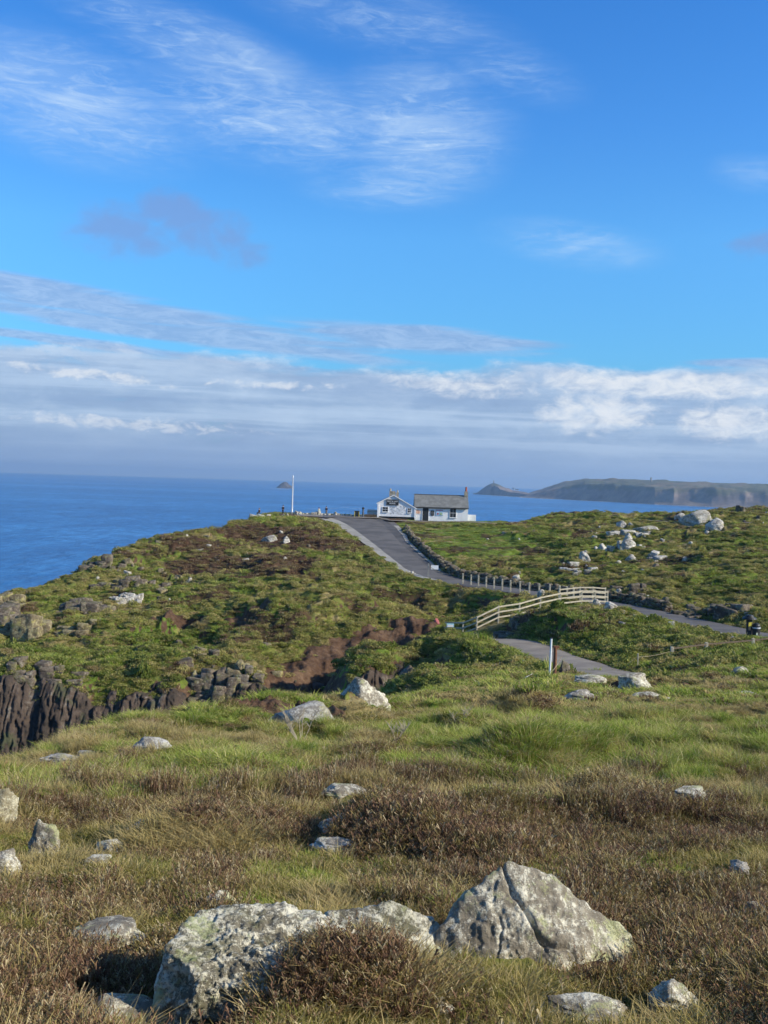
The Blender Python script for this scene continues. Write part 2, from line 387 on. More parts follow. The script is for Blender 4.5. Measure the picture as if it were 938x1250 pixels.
bump(640,885,33,.5,1.6,2.0); bump(560,905,28,.4,1.0,1.5); bump(240,950,20,.15,1.4,1.2); bump(890,890,30,.45,2.5,2.0)
bump(700,1010,13.8,.2,1.6,.9); bump(850,1010,13.8,.18,1.6,.9); bump(705,775,75,.9,5.0,3.2); bump(660,768,80,.1,3,2)
[bump(a_, b_, c_, RNG.uniform(.15, .42), RNG.uniform(.35, .9), RNG.uniform(.4, .9)) for a_, b_, c_ in [(RNG.uniform(-20, 960), 0, 0) for _ in range(0)]]
for _k in range(90):
    _y = math.exp(RNG.uniform(math.log(13), math.log(40))); _x = RNG.uniform(-.42, .42)*_y
    if _x < -3.0 and _y > 14: continue
    BUMPS.append((_x, _y, RNG.uniform(.12, .32)*(_y/24)**.4, RNG.uniform(.3, .8), RNG.uniform(.35, .8)))
bump(780,905,27,.35,1.2,1.5); bump(930,925,24,.35,1.5,1.5); bump(560,740,106,-1.6,5,5); bump(260,775,97,-1.3,6,4); bump(205,785,93,-1.2,4,3); bump(150,770,100,.9,7,6); bump(330,760,97,1.0,7,4); bump(420,740,104,1.2,8,5); bump(350,700,126,1.0,10,8); bump(500,935,22,.25,1,1.3); bump(160,965,18.5,.12,1.2,1.0)

NU, NV = 1000, 1050
U0, U1 = -.62, .60
uu = np.linspace(U0, U1, NU); V0, V1 = math.log(4.5), math.log(330)
vv = np.linspace(V0, V1, NV)
UU, VV = np.meshgrid(uu, vv)
YY = np.exp(VV)-OY; XX = UU*np.exp(VV)
def coarse(fn, st=5):
    """evaluate a smooth function on every fifth node and interpolate"""
    ui = np.unique(np.append(np.arange(0, NU, st), NU-1)); vi = np.unique(np.append(np.arange(0, NV, st), NV-1))
    g = fn(XX[np.ix_(vi, ui)].ravel(), YY[np.ix_(vi, ui)].ravel()).reshape(len(vi), len(ui))
    g = np.stack([np.interp(np.arange(NU), ui, r) for r in g]); return np.stack([np.interp(np.arange(NV), vi, c) for c in g.T], 1)
ZB = coarse(base_h, 3)
rr = np.hypot(XX, YY)
hillL = sst(-XX, -20, 20)
amp = sst(YY, 18, 60)
far = sst(YY, 55, 90)
Z = ZB.copy()
for x, y, h, rx, ry in BUMPS: Z += h*np.exp(-(((XX-x)/rx)**2+((YY-y)/ry)**2))
lump = 1-np.abs(fbm(XX, YY, 2.6, 3, 5))      # rounded hummocks
Z += fbm(XX, YY, 3.0, 3, 11)*.05*(1+2.2*amp) + (lump-.6)*(.14+.22*sst(YY, 13, 24))*(1-.5*sst(YY, 60, 80)) + (.75-np.abs(fbm(XX, YY, 1.15, 3, 91)))*(.34*sst(YY, 11, 22)+.13)*(1-far) + fbm(XX, YY, .55, 4, 21)*(.045+.03*sst(YY, 14, 40))
Z += far*(fbm(XX, YY, 14, 4, 31)*.75 + (1-np.abs(fbm(XX, YY, 5.5, 4, 41)))*.95 - .6 + fbm(XX, YY, 1.8, 4, 51)*.34)
Z += far*sst(fbm(XX, YY, 9, 3, 61), .25, .55)*.5*(np.abs(fbm(XX, YY, 1.2, 3, 71)))
ROADW = np.zeros(Z.shape)
lawn = np.exp(-(((XX-wp(570,660,158).x)/11)**2+((YY-158)/22)**2))
plat = sst(YY, 164, 176)*sst(XX, -44, -30)*sst(22-XX, -6, 6)
Z = Z*(1-np.clip(lawn, 0, 1)*.75)+(ZB+.1)*np.clip(lawn, 0, 1)*.75
Z = Z*(1-plat*.9)+(ZB-.05)*plat*.9
cap = sst(YY, 180, 190)*sst(XX, -30, -22)*(1-sst(XX, -4, 2)); Z = Z*(1-cap)+(capz-.06)*cap*(1-sst(YY, 207, 214))+np.minimum(Z, capz-.06)*cap*sst(YY, 207, 214)
for nm, a in LINES.items():
    D, Zl, W = near_line(XX, YY, a, 14)
    k = 1-sst(D, W+.25, W+(2.6 if nm in ('road', 'path', 'spur', 'plaza') else 1.2)); Z = Z*(1-k)+(Zl-.07)*k
    if nm not in ('rails', 'low'): ROADW = np.maximum(ROADW, 1-sst(D, W+.5*fbm(XX, YY, 1.1, 2, 55), W+.5))
GUL = line_of([(335,872,71,1),(362,848,76,1),(390,822,81.5,1),(430,798,87,1),(465,782,91,1),(505,771,96,1)])
Dg, _z, _w = near_line(XX, YY, GUL, 14)
fade = np.clip((95-YY)/14, 0, 1)
Z -= (2.9*np.exp(-(Dg/2.3)**2)+.5*np.exp(-(Dg/4.5)**2))*(.04+.96*fade)
Hgrid = Z
def ground(x, y):
    """height of the sheet (bilinear)"""
    x = np.atleast_1d(np.asarray(x, float)); y = np.atleast_1d(np.asarray(y, float)); u, v = uvof(x, y)
    a = np.clip((u-U0)/(U1-U0)*(NU-1), 0, NU-1.001); b = np.clip((v-V0)/(V1-V0)*(NV-1), 0, NV-1.001)
    i = a.astype(int); j = b.astype(int); fa = a-i; fb = b-j
    return (Hgrid[j, i]*(1-fa)+Hgrid[j, i+1]*fa)*(1-fb)+(Hgrid[j+1, i]*(1-fa)+Hgrid[j+1, i+1]*fa)*fb
def gz(x, y): return float(ground(x, y)[0])
STEPS = np.exp(np.linspace(math.log(4.6), math.log(300), 2600))
def hit(px, py, lo=4.6):
    """the ground point seen at a photograph pixel"""
    d = ray(px, py); s = STEPS[STEPS > lo]; x = d.x/d.y*s; y = s; z = EYE+d.z/d.y*s
    under = np.nonzero(z < ground(x, y))[0]; k = under[0] if len(under) else len(s)-1
    return Vector((x[k], y[k], gz(x[k], y[k])))

# ground cover (heather, lush grass, dry grass, bare soil) laid out over the land
COV = np.zeros((NV, NU, 4))
def patch(px, py, rx, ry, ch, amt=1.0, d=None):
    p = hit(px, py) if d is None else wp(px, py, d)
    X_, Y_ = XX-p.x, YY-p.y
    wob = fbm(XX, YY, max(rx*.7, .4), 3, int(px) % 97)*.45
    COV[..., ch] = np.maximum(COV[..., ch], amt*sst(1.25-np.sqrt((X_/rx)**2+(Y_/ry)**2)+wob, 0, .5))
n_h = fbm(XX, YY, 1.9, 4, 101); n_l = fbm(XX, YY, 4.5, 4, 111); n_d = fbm(XX, YY, 1.4, 4, 121)
Yw = YY+fbm(XX, YY, 3.5, 4, 171)*6; fg = 1-sst(Yw, 12, 19); mid = sst(Yw, 12, 19)*(1-far)
COV[..., 0] = fg*sst(n_h, -.1, .5)*.75 + mid*sst(n_h, .25, .6)*.6 + far*sst(fbm(XX, YY, 9, 4, 131), .22, .5)*.62
COV[..., 1] = mid*sst(n_l, -.45, .2)*.95 + fg*sst(n_l, -.05, .4)*.75 + far*sst(fbm(XX, YY, 18, 4, 141), -.25, .4)*.55
COV[..., 2] = mid*sst(n_d, -.05, .4)*.9 + fg*sst(n_d, .1, .5)*.6 + far*sst(fbm(XX, YY, 6, 4, 151), .1, .45)*.7
COV[..., 3] = far*sst(fbm(XX, YY, 5, 4, 161), .55, .7)*.5
for a in [(560,1040,1.5,1.0,0),(480,1005,.7,.8,0),(800,1015,2.4,.9,0),(700,1030,1.5,.8,0),(300,978,2.2,.8,0),(80,995,1.5,.9,0),(860,1120,1.2,1.6,0),(720,1150,1,1,0),(60,1180,1,.9,0),
          (325,652,8,7,0),(380,656,8,5,0),(275,692,9,6,0),(340,688,7,5,0),(240,668,6,4,0),
          (110,955,5,2.0,1),(330,925,6,4,1),(660,935,3.2,3.5,1),(850,915,4,4,1),(700,880,6,5,1),(560,885,3,3,1),(760,1085,.7,.5,1),(310,1110,.8,.3,1),(500,1125,.5,.3,1),(60,800,14,9,1),(240,790,7,6,1),
          (560,660,12,24,1),(700,770,6,7,1),(600,800,8,6,1),(640,665,10,10,1),
          (245,1030,.95,.7,2),(500,965,2.4,1.0,2),(600,900,1.2,.8,2),(730,890,1.0,.9,2),(200,905,5,2,2),(640,850,6,3,2),(850,835,6,3,2),(60,930,2,1.2,2),(480,1100,1,.4,2),
          (342,860,2,2,3),(356,845,2.2,3,3),(371,829,2.4,3,3),(388,815,2.4,3,3),(408,803,2.4,3,3),(432,793,2.2,3,3),(456,785,1.8,3,3),(480,778,1.3,2,3),(300,752,3,1,3),(225,766,3,1.0,3),(540,925,2,.8,0),(590,952,1.6,.6,0),(430,950,1.6,.7,0),(700,975,1.6,.6,0),(350,940,1.4,.5,2),(900,870,3,1.4,2),(560,850,3,2,2),(625,768,1.4,1.0,3),(760,838,3.5,1.4,3),(550,930,1.6,.6,3)]:
    patch(*a)
slope = np.hypot(*np.gradient(Z, axis=(0, 1))[::-1])
gx = np.gradient(Z, axis=1)/np.maximum(np.gradient(XX, axis=1), 1e-4); gy = np.gradient(Z, axis=0)/np.maximum(np.gradient(YY, axis=0), 1e-4)
steep = sst(np.hypot(gx, gy), .95, 1.5)*sst(YY, 45, 55)
COV[..., 3] = np.maximum(COV[..., 3], np.maximum(steep, ROADW)); COV[..., 3] = np.maximum(COV[..., 3], 1-sst(Dg+1.3*fbm(XX, YY, 2.2, 3, 191), 2.0, 3.2))

def cov_at(x, y):
    u, v = uvof(x, y); i = np.clip(((u-U0)/(U1-U0)*(NU-1)).astype(int), 0, NU-1); j = np.clip(((v-V0)/(V1-V0)*(NV-1)).astype(int), 0, NV-1)
    return COV[j, i]

def ground_material():
    m = bpy.data.materials.new('turf'); m.use_nodes = True; g = NT(m.node_tree); bs = g.n['Principled BSDF']
    geo = g.new('ShaderNodeNewGeometry').outputs['Position']
    at = g.new('ShaderNodeAttribute', attribute_name='cover'); sp = g.new('ShaderNodeSeparateColor'); g.put(sp.inputs[0], at.outputs[0])
    he, lu, dr = sp.outputs; ba = at.outputs['Alpha']
    n1 = g.noise(geo, .35, 5, .6); n2 = g.noise(geo, 2.6, 5, .65); n3 = g.noise(geo, 14, 4, .7)
    mixn = g.m('ADD', g.m('MULTIPLY', n1, .4), g.m('ADD', g.m('MULTIPLY', n2, .35), g.m('MULTIPLY', n3, .25)))
    c = g.ramp(mixn, [(.36, (.060, .070, .018)), (.47, (.12, .14, .032)), (.55, (.18, .185, .045)), (.66, (.26, .22, .08))])
    cl = g.ramp(mixn, [(.36, (.060, .09, .015)), (.5, (.12, .18, .028)), (.64, (.20, .25, .05))])
    cd = g.ramp(mixn, [(.38, (.12, .10, .04)), (.5, (.22, .18, .075)), (.62, (.33, .27, .13))])
    ch = g.ramp(mixn, [(.38, (.030, .018, .012)), (.5, (.068, .040, .026)), (.62, (.13, .085, .05))])
    cb = g.ramp(mixn, [(.38, (.042, .024, .016)), (.5, (.10, .060, .038)), (.62, (.17, .115, .075))])
    j = g.m('MULTIPLY', g.m('SUBTRACT', n2, .5), .9)
    def w(a): return g.mr(g.m('ADD', a, j), .3, .7)
    c = g.mix(w(lu), c, cl); c = g.mix(w(dr), c, cd); c = g.mix(w(he), c, ch); c = g.mix(w(ba), c, cb)
    g.put(bs.inputs['Base Color'], c); bs.inputs['Roughness'].default_value = .95; bs.inputs['Specular IOR Level'].default_value = .1
    bp = g.new('ShaderNodeBump'); bp.inputs['Strength'].default_value = .6; bp.inputs['Distance'].default_value = .12
    g.put(bp.inputs['Height'], g.m('ADD', n2, g.m('MULTIPLY', n3, .6))); g.l.new(bp.outputs[0], bs.inputs['Normal'])
    return m
i = np.arange(NU*NV).reshape(NV, NU)
q = np.stack([i[:-1, :-1], i[:-1, 1:], i[1:, 1:], i[1:, :-1]], -1).reshape(-1, 4)
me = np_mesh('ground', np.stack([XX, YY, Z], -1).reshape(-1, 3), quads=q)
ca = me.attributes.new('cover', 'FLOAT_COLOR', 'POINT'); ca.data.foreach_set('color', COV.reshape(-1).astype(np.float32))
tag(link('ground', me, ground_material()), kind='structure')

# sea
def sea():
    m = bpy.data.materials.new('sea_water'); m.use_nodes = True; g = NT(m.node_tree); bs = g.n['Principled BSDF']
    geo = g.new('ShaderNodeNewGeometry').outputs['Position']
    ws = g.noise(g.vmap(geo, scale=(1, .45, 1), rot=(0, 0, R(20))), .02, 6, .6, .4)
    big = g.noise(g.vmap(geo, scale=(.25, 1, 1)), .0016, 4, .6)
    fw = g.noise(g.vmap(geo, scale=(.5, .12, 1), rot=(0, 0, R(14))), .25, 5, .7)
    c = g.ramp(g.m('ADD', g.m('MULTIPLY', fw, .4), g.m('ADD', g.m('MULTIPLY', ws, .3), g.m('MULTIPLY', big, .3))), [(.38, (.003, .050, .18)), (.5, (.012, .120, .33)), (.6, (.05, .24, .54))])
    g.put(bs.inputs['Base Color'], c); bs.inputs['Roughness'].default_value = .34; bs.inputs['IOR'].default_value = 1.33
    h = g.m('ADD', g.m('MULTIPLY', g.noise(g.vmap(geo, scale=(1, .5, 1), rot=(0, 0, R(20))), .06, 5, .6), 2.4), g.m('MULTIPLY', g.noise(geo, .5, 4, .6), .5))
    bp = g.new('ShaderNodeBump'); bp.inputs['Strength'].default_value = 1; bp.inputs['Distance'].default_value = 1.4
    g.put(bp.inputs['Height'], h); g.l.new(bp.outputs[0], bs.inputs['Normal'])
    mb = MB(); bmesh.ops.create_circle(mb.b, cap_ends=True, segments=128, radius=20000)
    o = mb.build('sea', m); tag(o, kind='structure')
sea()
# ------------------------------------------------------------------ far land, island, surf
def simple_mat(name, col, rough=.8, noise=.0, scale=5.0, bump=0.0, metal=0.0, col2=None):
    m = bpy.data.materials.new(name); m.use_nodes = True; g = NT(m.node_tree); bs = g.n['Principled BSDF']
    bs.inputs['Roughness'].default_value = rough; bs.inputs['Metallic'].default_value = metal
    tc = g.new('ShaderNodeTexCoord').outputs['Object']
    n = g.noise(tc, scale, 5, .62)
    c2 = col2 or tuple(c*(1-noise) for c in col)
    g.put(bs.inputs['Base Color'], g.mix(g.mr(n, .35, .65), (*col, 1), (*c2, 1)))
    if bump:
        bp = g.new('ShaderNodeBump'); bp.inputs['Strength'].default_value = bump; bp.inputs['Distance'].default_value = .03
        g.put(bp.inputs['Height'], n); g.l.new(bp.outputs[0], bs.inputs['Normal'])
    return m
def sea_depth(px, py):
    d = ray(px, py); return EYE/(-d.z)*d.y
def far_material(name, scar=True):
    m = bpy.data.materials.new(name); m.use_nodes = True; g = NT(m.node_tree); bs = g.n['Principled BSDF']
    geo = g.new('ShaderNodeNewGeometry'); pos = geo.outputs['Position']
    n = g.noise(pos, .004, 7, .62); n2 = g.noise(pos, .011, 7, .68)
    sp = g.new('ShaderNodeSeparateXYZ'); g.put(sp.inputs[0], pos); z = sp.outputs[2]
    c = g.ramp(g.m('ADD', g.m('MULTIPLY', n, .6), g.m('MULTIPLY', n2, .4)), [(.38, (.045, .055, .022)), (.48, (.08, .085, .035)), (.56, (.13, .10, .055)), (.66, (.20, .16, .09))])
    rock = g.ramp(n2, [(.36, (.07, .055, .05)), (.5, (.16, .125, .11)), (.64, (.25, .19, .145))])
    c = g.mix(g.mr(g.m('ADD', z, g.m('MULTIPLY', n2, -70)), 30, 12), c, rock)
    g.put(bs.inputs['Base Color'], c); bs.inputs['Roughness'].default_value = .95
    return m
FARM = far_material('far_cliff')
def headland(name, tops, shores, back, nx=420, nt=46, seed=3):
    tx = [t[0] for t in tops]; ty = [t[1] for t in tops]; sx = [t[0] for t in shores]; sy = [t[1] for t in shores]
    v = np.zeros((nt, nx, 3))
    for i, px in enumerate(np.linspace(tx[0], tx[-1], nx)):
        d0 = sea_depth(px, float(np.interp(px, sx, sy))); a = ray(px, float(np.interp(px, sx, sy)))
        dt = ray(px, float(np.interp(px, tx, ty))); db = d0+back
        zt = max(EYE+dt.z/dt.y*db, 4)
        for k in range(nt):
            t = k/(nt-1)
            if t < .8: s = t/.8; y = d0+back*s; z = zt*(.62*sst(s, 0, .22)+.38*s)
            else: s = (t-.8)/.2; y = db+back*1.2*s; z = zt*(1-s*.98)
            v[k, i] = (dt.x/dt.y*y, y, z)
    X, Y, Zz = v[..., 0], v[..., 1], v[..., 2]
    prof = np.clip(Zz/60, 0, 1)*(np.linspace(0, 1, nt)[:, None] < .79)
    gul = 1-np.abs(fbm(X, Y*.35, 260, 4, seed))
    v[..., 1] += (gul-.5)*-90*prof*(1-np.linspace(0, 1, nt)[:, None])
    v[..., 2] += (fbm(X, Y, 160, 5, seed+9)*11)*prof
    v[0, :, 2] = -2; v[-1, :, 2] = -2
    i_ = np.arange(nt*nx).reshape(nt, nx)
    q_ = np.stack([i_[:-1, :-1], i_[:-1, 1:], i_[1:, 1:], i_[1:, :-1]], -1).reshape(-1, 4)
    return tag(link(name, np_mesh(name, v.reshape(-1, 3), quads=q_), FARM), kind='structure')
headland('far_headland', [(634,607),(650,600),(662,597),(676,592),(690,588),(706,585.6),(714,584.3),(735,585.3),(760,584.6),(795,586.2),(830,587.6),(860,589.0),(938,591.0),(1100,595)],
         [(634,607.4),(700,610.5),(760,613.5),(800,616),(870,619),(938,621.5),(1100,628)], 700, nx=520)
headland('distant_cape', [(578,603),(584,600.5),(590,596),(595,592.5),(600,590.2),(604,589.8),(609,591.4),(616,595),(626,598.5),(640,600.5),(656,604),(672,607)],
         [(578,603.4),(640,607),(672,609)], 320, nx=200, seed=8)
STONE = simple_mat('weathered_stone', (.30, .27, .23), .9, .4, 2)
def cone_on(px, py0, py1, depth, r0, r1, name, label, cat):
    a = wp(px, py0, depth); b = wp(px, py1, depth); mb = MB(); mb.tube((0, 0, -6), (0, 0, b.z-a.z), r0, r1, 10)
    mb.tube((0, 0, b.z-a.z), (0, 0, b.z-a.z+1.2), r1*1.15, r1*1.1, 10)
    o = mb.build(name, STONE); o.location = a; return tag(o, label, cat)
cone_on(795, 586.4, 583.0, 4600, 5, 3.2, 'monument', 'tiny stone monument on the skyline of the far headland', 'monument')
cone_on(603, 589, 586.4, 6800, 3.5, 2.2, 'mine_chimney', 'tiny stone chimney on the peak of the distant cape', 'chimney')
WHITE = simple_mat('white_paint', (.80, .80, .79), .6, .07, 1.5)
SLATE = simple_mat('slate', (.23, .235, .225), .7, .35, 1.2, .3, col2=(.15, .155, .15))
def far_house(px, py, depth, w, lab):
    p = wp(px, py, depth); t = thing('house', lab, 'house', p, random.uniform(-.5, .5), 'white houses on the distant cape')
    MB().box((0, 0, 0), (w, 8, 14)).build('wall', WHITE, t)
    MB().prism([(-w/2-.5, 7), (w/2+.5, 7), (w/2-1, 12), (-w/2+1, 12)], -4.5, 4.5).build('roof', SLATE, t)
far_house(631, 599.4, 6500, 26, 'larger tiny white house on the low neck of the distant cape'); far_house(627, 597.8, 6600, 16, 'smaller tiny white house higher on the slope of the distant cape')
FOAM = simple_mat('foam', (.85, .88, .9), .9, .1, 2)
def foam(pts_, w, seed, label):
    """broken strips of surf lying on the water"""
    r = random.Random(seed); v = []; t_ = []
    for (ax, ay), (bx, by) in zip(pts_[:-1], pts_[1:]):
        n = max(2, int(abs(bx-ax)*3))
        for k in range(n):
            if r.random() < .25: continue
            f0 = k/n; f1 = f0+r.uniform(.7, 1.6)/n
            p = []
            for f in (f0, f1):
                px, py = ax+(bx-ax)*f, ay+(by-ay)*f; d = ray(px, py); s = EYE/(-d.z); p.append((d.x*s, d.y*s))
            yo = r.gauss(0, w*.5); ww = w*r.uniform(.2, 1)
            b = len(v); mx_, my_ = (p[0][0]+p[1][0])/2, (p[0][1]+p[1][1])/2+yo
            hw = (p[1][0]-p[0][0])/2
            for q_ in range(7): an = q_/7*6.283; v.append((mx_+math.cos(an)*hw*r.uniform(.7, 1.2), my_+math.sin(an)*ww*r.uniform(.6, 1.2), (.35 if math.sin(an) < .3 else w*.16*r.uniform(.4, 1))))
            t_ += [(b, b+j, b+j+1) for j in range(1, 6)]
    me_ = np_mesh('sea_foam', v, tris=t_); return tag(link('sea_foam', me_, FOAM), label, 'foam', kind='stuff')
foam([(331, 596.4), (340, 596.8), (353, 597.3)], 9, 1, 'white surf breaking round the small island')
foam([(376, 621.5), (398, 620), (410, 621.2), (420, 619.2), (430, 620.8), (452, 621.6)], 4, 2, 'thin white line of surf below the viewpoint')
foam([(583, 603.8), (640, 607.6), (700, 610.9), (760, 613.9), (800, 616.3), (870, 619.4)], 18, 3, 'thin white surf along the foot of the far headland')
def island():
    a = wp(348, 596.6, 6300); nx, ny = 70, 24; v = np.zeros((ny, nx, 3))
    prof = [(0, 0), (.1, .12), (.25, .55), (.42, .95), (.55, 1), (.68, .75), (.82, .42), (1, 0)]
    for j in range(ny):
        for i_ in range(nx):
            s, t = i_/(nx-1), j/(ny-1); h = np.interp(s, *zip(*prof))*math.sin(math.pi*t)**.7*42
            v[j, i_] = (a.x-62+s*118, 6260+t*90, h-3)
    v[..., 2] += fbm(v[..., 0], v[..., 1], 22, 4, 5)*7*(v[..., 2] > 2)
    i_ = np.arange(ny*nx).reshape(ny, nx); q_ = np.stack([i_[:-1, :-1], i_[:-1, 1:], i_[1:, 1:], i_[1:, :-1]], -1).reshape(-1, 4)
    m = simple_mat('island_rock', (.10, .085, .075), .9, .5, .05)
    tag(link('island', np_mesh('island', v.reshape(-1, 3), quads=q_, smooth=False), m), kind='structure')
island()

# haze: one box of even air
def haze():
    m = bpy.data.materials.new('sea_air'); m.use_nodes = True; g = NT(m.node_tree); g.n.clear()
    v = g.new('ShaderNodeVolumePrincipled'); v.inputs['Color'].default_value = (.52, .74, 1.0, 1); v.inputs['Density'].default_value = HAZE
    v.inputs['Anisotropy'].default_value = .3
    o_ = g.new('ShaderNodeOutputMaterial'); g.l.new(v.outputs[0], o_.inputs['Volume'])
    mb = MB(); mb.box((0, 0, 84), (41000, 41000, 170)); tag(mb.build('haze', m), 'thin blue sea air over the whole scene', 'haze', kind='stuff')
HAZE = 7.5e-5
haze()

# ------------------------------------------------------------------ sea cliff
def cliff():
    m = bpy.data.materials.new('cliff_rock'); m.use_nodes = True; g = NT(m.node_tree); bs = g.n['Principled BSDF']
    pos = g.new('ShaderNodeNewGeometry').outputs['Position']
    ps = g.vmap(pos, scale=(1, .5, .16)); a = g.noise(ps, .9, 7, .65, .3); b = g.noise(pos, .35, 5, .6); c_ = g.noise(pos, 4, 5, .7)
    c = g.ramp(g.m('ADD', g.m('MULTIPLY', a, .7), g.m('MULTIPLY', c_, .3)), [(.36, (.016, .013, .011)), (.46, (.038, .028, .021)), (.55, (.068, .047, .034)), (.62, (.12, .10, .08)), (.70, (.28, .26, .23))])
    c = g.mix(g.mr(b, .54, .64, 0, .7), c, (.06, .075, .03, 1))
    g.put(bs.inputs['Base Color'], c); bs.inputs['Roughness'].default_value = .9
    bp = g.new('ShaderNodeBump'); bp.inputs['Strength'].default_value = .7; bp.inputs['Distance'].default_value = .25
    g.put(bp.inputs['Height'], g.m('ADD', a, g.m('MULTIPLY', c_, .4))); g.l.new(bp.outputs[0], bs.inputs['Normal'])
    nx, nt = 560, 420; xs = np.linspace(-42, 3, nx); SL = np.zeros((420, 560)); v = np.zeros((nt, nx, 3))
    for i_, x in enumerate(xs):
        ys = np.linspace(88, 56, 400); zs = ground(np.full(400, x), ys)
        zs = np.convolve(np.pad(zs, 6, mode='edge'), np.ones(13)/13, mode='valid')
        sl = np.gradient(zs, ys); k = ys < 86; ys = ys[k]; zs = zs[k]; sl = np.convolve(sl, np.ones(9)/9, mode='same')[k]
        L = np.concatenate([[0], np.cumsum(np.hypot(np.diff(ys), np.diff(zs)))]); s = np.linspace(0, L[-1], nt)
        v[:, i_, 0] = x; v[:, i_, 1] = np.interp(s, L, ys); v[:, i_, 2] = np.interp(s, L, zs); SL[:, i_] = np.interp(s, L, sl)
    X, Zz = v[..., 0], v[..., 2]; t = np.linspace(0, 1, nt)[:, None]
    col = fbm(X, Zz*.13, 2.6, 4, 77); blk = np.abs(fbm(X+.4*fbm(X, Zz, 3, 2, 4), Zz*.45, .7, 4, 78)); butt = fbm(X, Zz*.08, 8.5, 2, 79)
    # squared-off joints: the rock breaks in columns
    u_ = X*1.5+.9*fbm(X, Zz*.1, 3, 2, 80); cellx = np.floor(u_); fr = u_-cellx; zc = np.floor(Zz*.22+hash2(cellx.astype(int), (cellx*0).astype(int), 4)*3)
    step = hash2(cellx.astype(int), zc.astype(int), 9)*.9; joint = np.minimum(fr, 1-fr)
    out = .3+col*.45+butt*1.1+step*.45-.35*(1-sst(joint, 0, .10))-blk*.55
    out = np.maximum(out, .05)+.35; e = sst(SL, .55, 1.05); out = out*e-.6*(1-e)
    v[..., 1] -= out; v[..., 2] -= .5*(1-e)
    i_ = np.arange(nt*nx).reshape(nt, nx); q_ = np.stack([i_[:-1, :-1], i_[1:, :-1], i_[1:, 1:], i_[:-1, 1:]], -1).reshape(-1, 4)
    tag(link('sea_cliff', np_mesh('sea_cliff', v.reshape(-1, 3), quads=q_), m), kind='structure')
cliff()

# ------------------------------------------------------------------ roads
def asphalt(name, c1, c2, sc=.6):
    m = bpy.data.materials.new(name); m.use_nodes = True; g = NT(m.node_tree); bs = g.n['Principled BSDF']
    pos = g.new('ShaderNodeNewGeometry').outputs['Position']
    n = g.noise(pos, sc, 5, .6); n2 = g.noise(pos, 30, 3, .7)
    g.put(bs.inputs['Base Color'], g.mix(g.mr(g.m('ADD', g.m('MULTIPLY', n, .7), g.m('MULTIPLY', n2, .3)), .38, .62), (*c1, 1), (*c2, 1)))
    bs.inputs['Roughness'].default_value = .9; return m
def strip(name, a, mat, lift, w0=None, w1=None, edge=.12, seed=1):
    """band along a line from offset w0 to w1 (default: the full width), lying on the smooth road bed"""
    T = np.gradient(a[:, :2], axis=0); T /= np.linalg.norm(T, axis=1)[:, None]; N = np.stack([-T[:, 1], T[:, 0]], 1)
    A = -a[:, 3] if w0 is None else w0(a); B = a[:, 3] if w1 is None else w1(a); k = 9; n = len(a); v = []
    wob = fbm(a[:, 0], a[:, 1], 1.3, 3, seed)*edge
    for j in range(k):
        f = j/(k-1); off = A+(B-A)*f + (wob if j in (0, k-1) else 0)
        crown = .05*(1-(2*f-1)**2) if w0 is None else 0
        v.append(np.stack([a[:, 0]+N[:, 0]*off, a[:, 1]+N[:, 1]*off, a[:, 2]+lift+crown], 1))
    v = np.stack(v, 1).reshape(-1, 3); i_ = np.arange(n*k).reshape(n, k)
    q_ = np.stack([i_[:-1, :-1], i_[1:, :-1], i_[1:, 1:], i_[:-1, 1:]], -1).reshape(-1, 4)
    return tag(link(name, np_mesh(name, v, quads=q_), mat), kind='structure')
TAR = asphalt('worn_tarmac', (.075, .07, .067), (.13, .12, .112), .35); DARKTAR = asphalt('dark_tarmac', (.055, .053, .053), (.095, .09, .088), .3)
GRIT = asphalt('gritty_path', (.17, .145, .12), (.27, .235, .19)); KERB = asphalt('pale_concrete', (.26, .245, .21), (.36, .34, .30))
ra = LINES['road']
strip('road', ra, TAR, .0, seed=3)
up = ra[(np.arange(len(ra)) < 55)]
strip('dark_road_surface', up[18:], DARKTAR, .035, lambda a: -a[:, 3]*.55, lambda a: a[:, 3]*.80, .1, 4)
strip('kerb_strip', up[18:], KERB, .06, lambda a: -a[:, 3]*1.02-.25, lambda a: -a[:, 3]*.62-.2, .1, 5)
strip('road_edge', up[24:48], KERB, .05, lambda a: a[:, 3]*.84, lambda a: a[:, 3]*1.0, .2, 6)
strip('viewpoint_ground', LINES['plaza'], GRIT, -.015, seed=17, edge=.3)
strip('footpath', LINES['path'], GRIT, 0, seed=7)
strip('house_path', LINES['spur'], GRIT, -.02, seed=8, edge=.3)
strip('hill_track', LINES['track'], GRIT, -.01, seed=9, edge=.3)

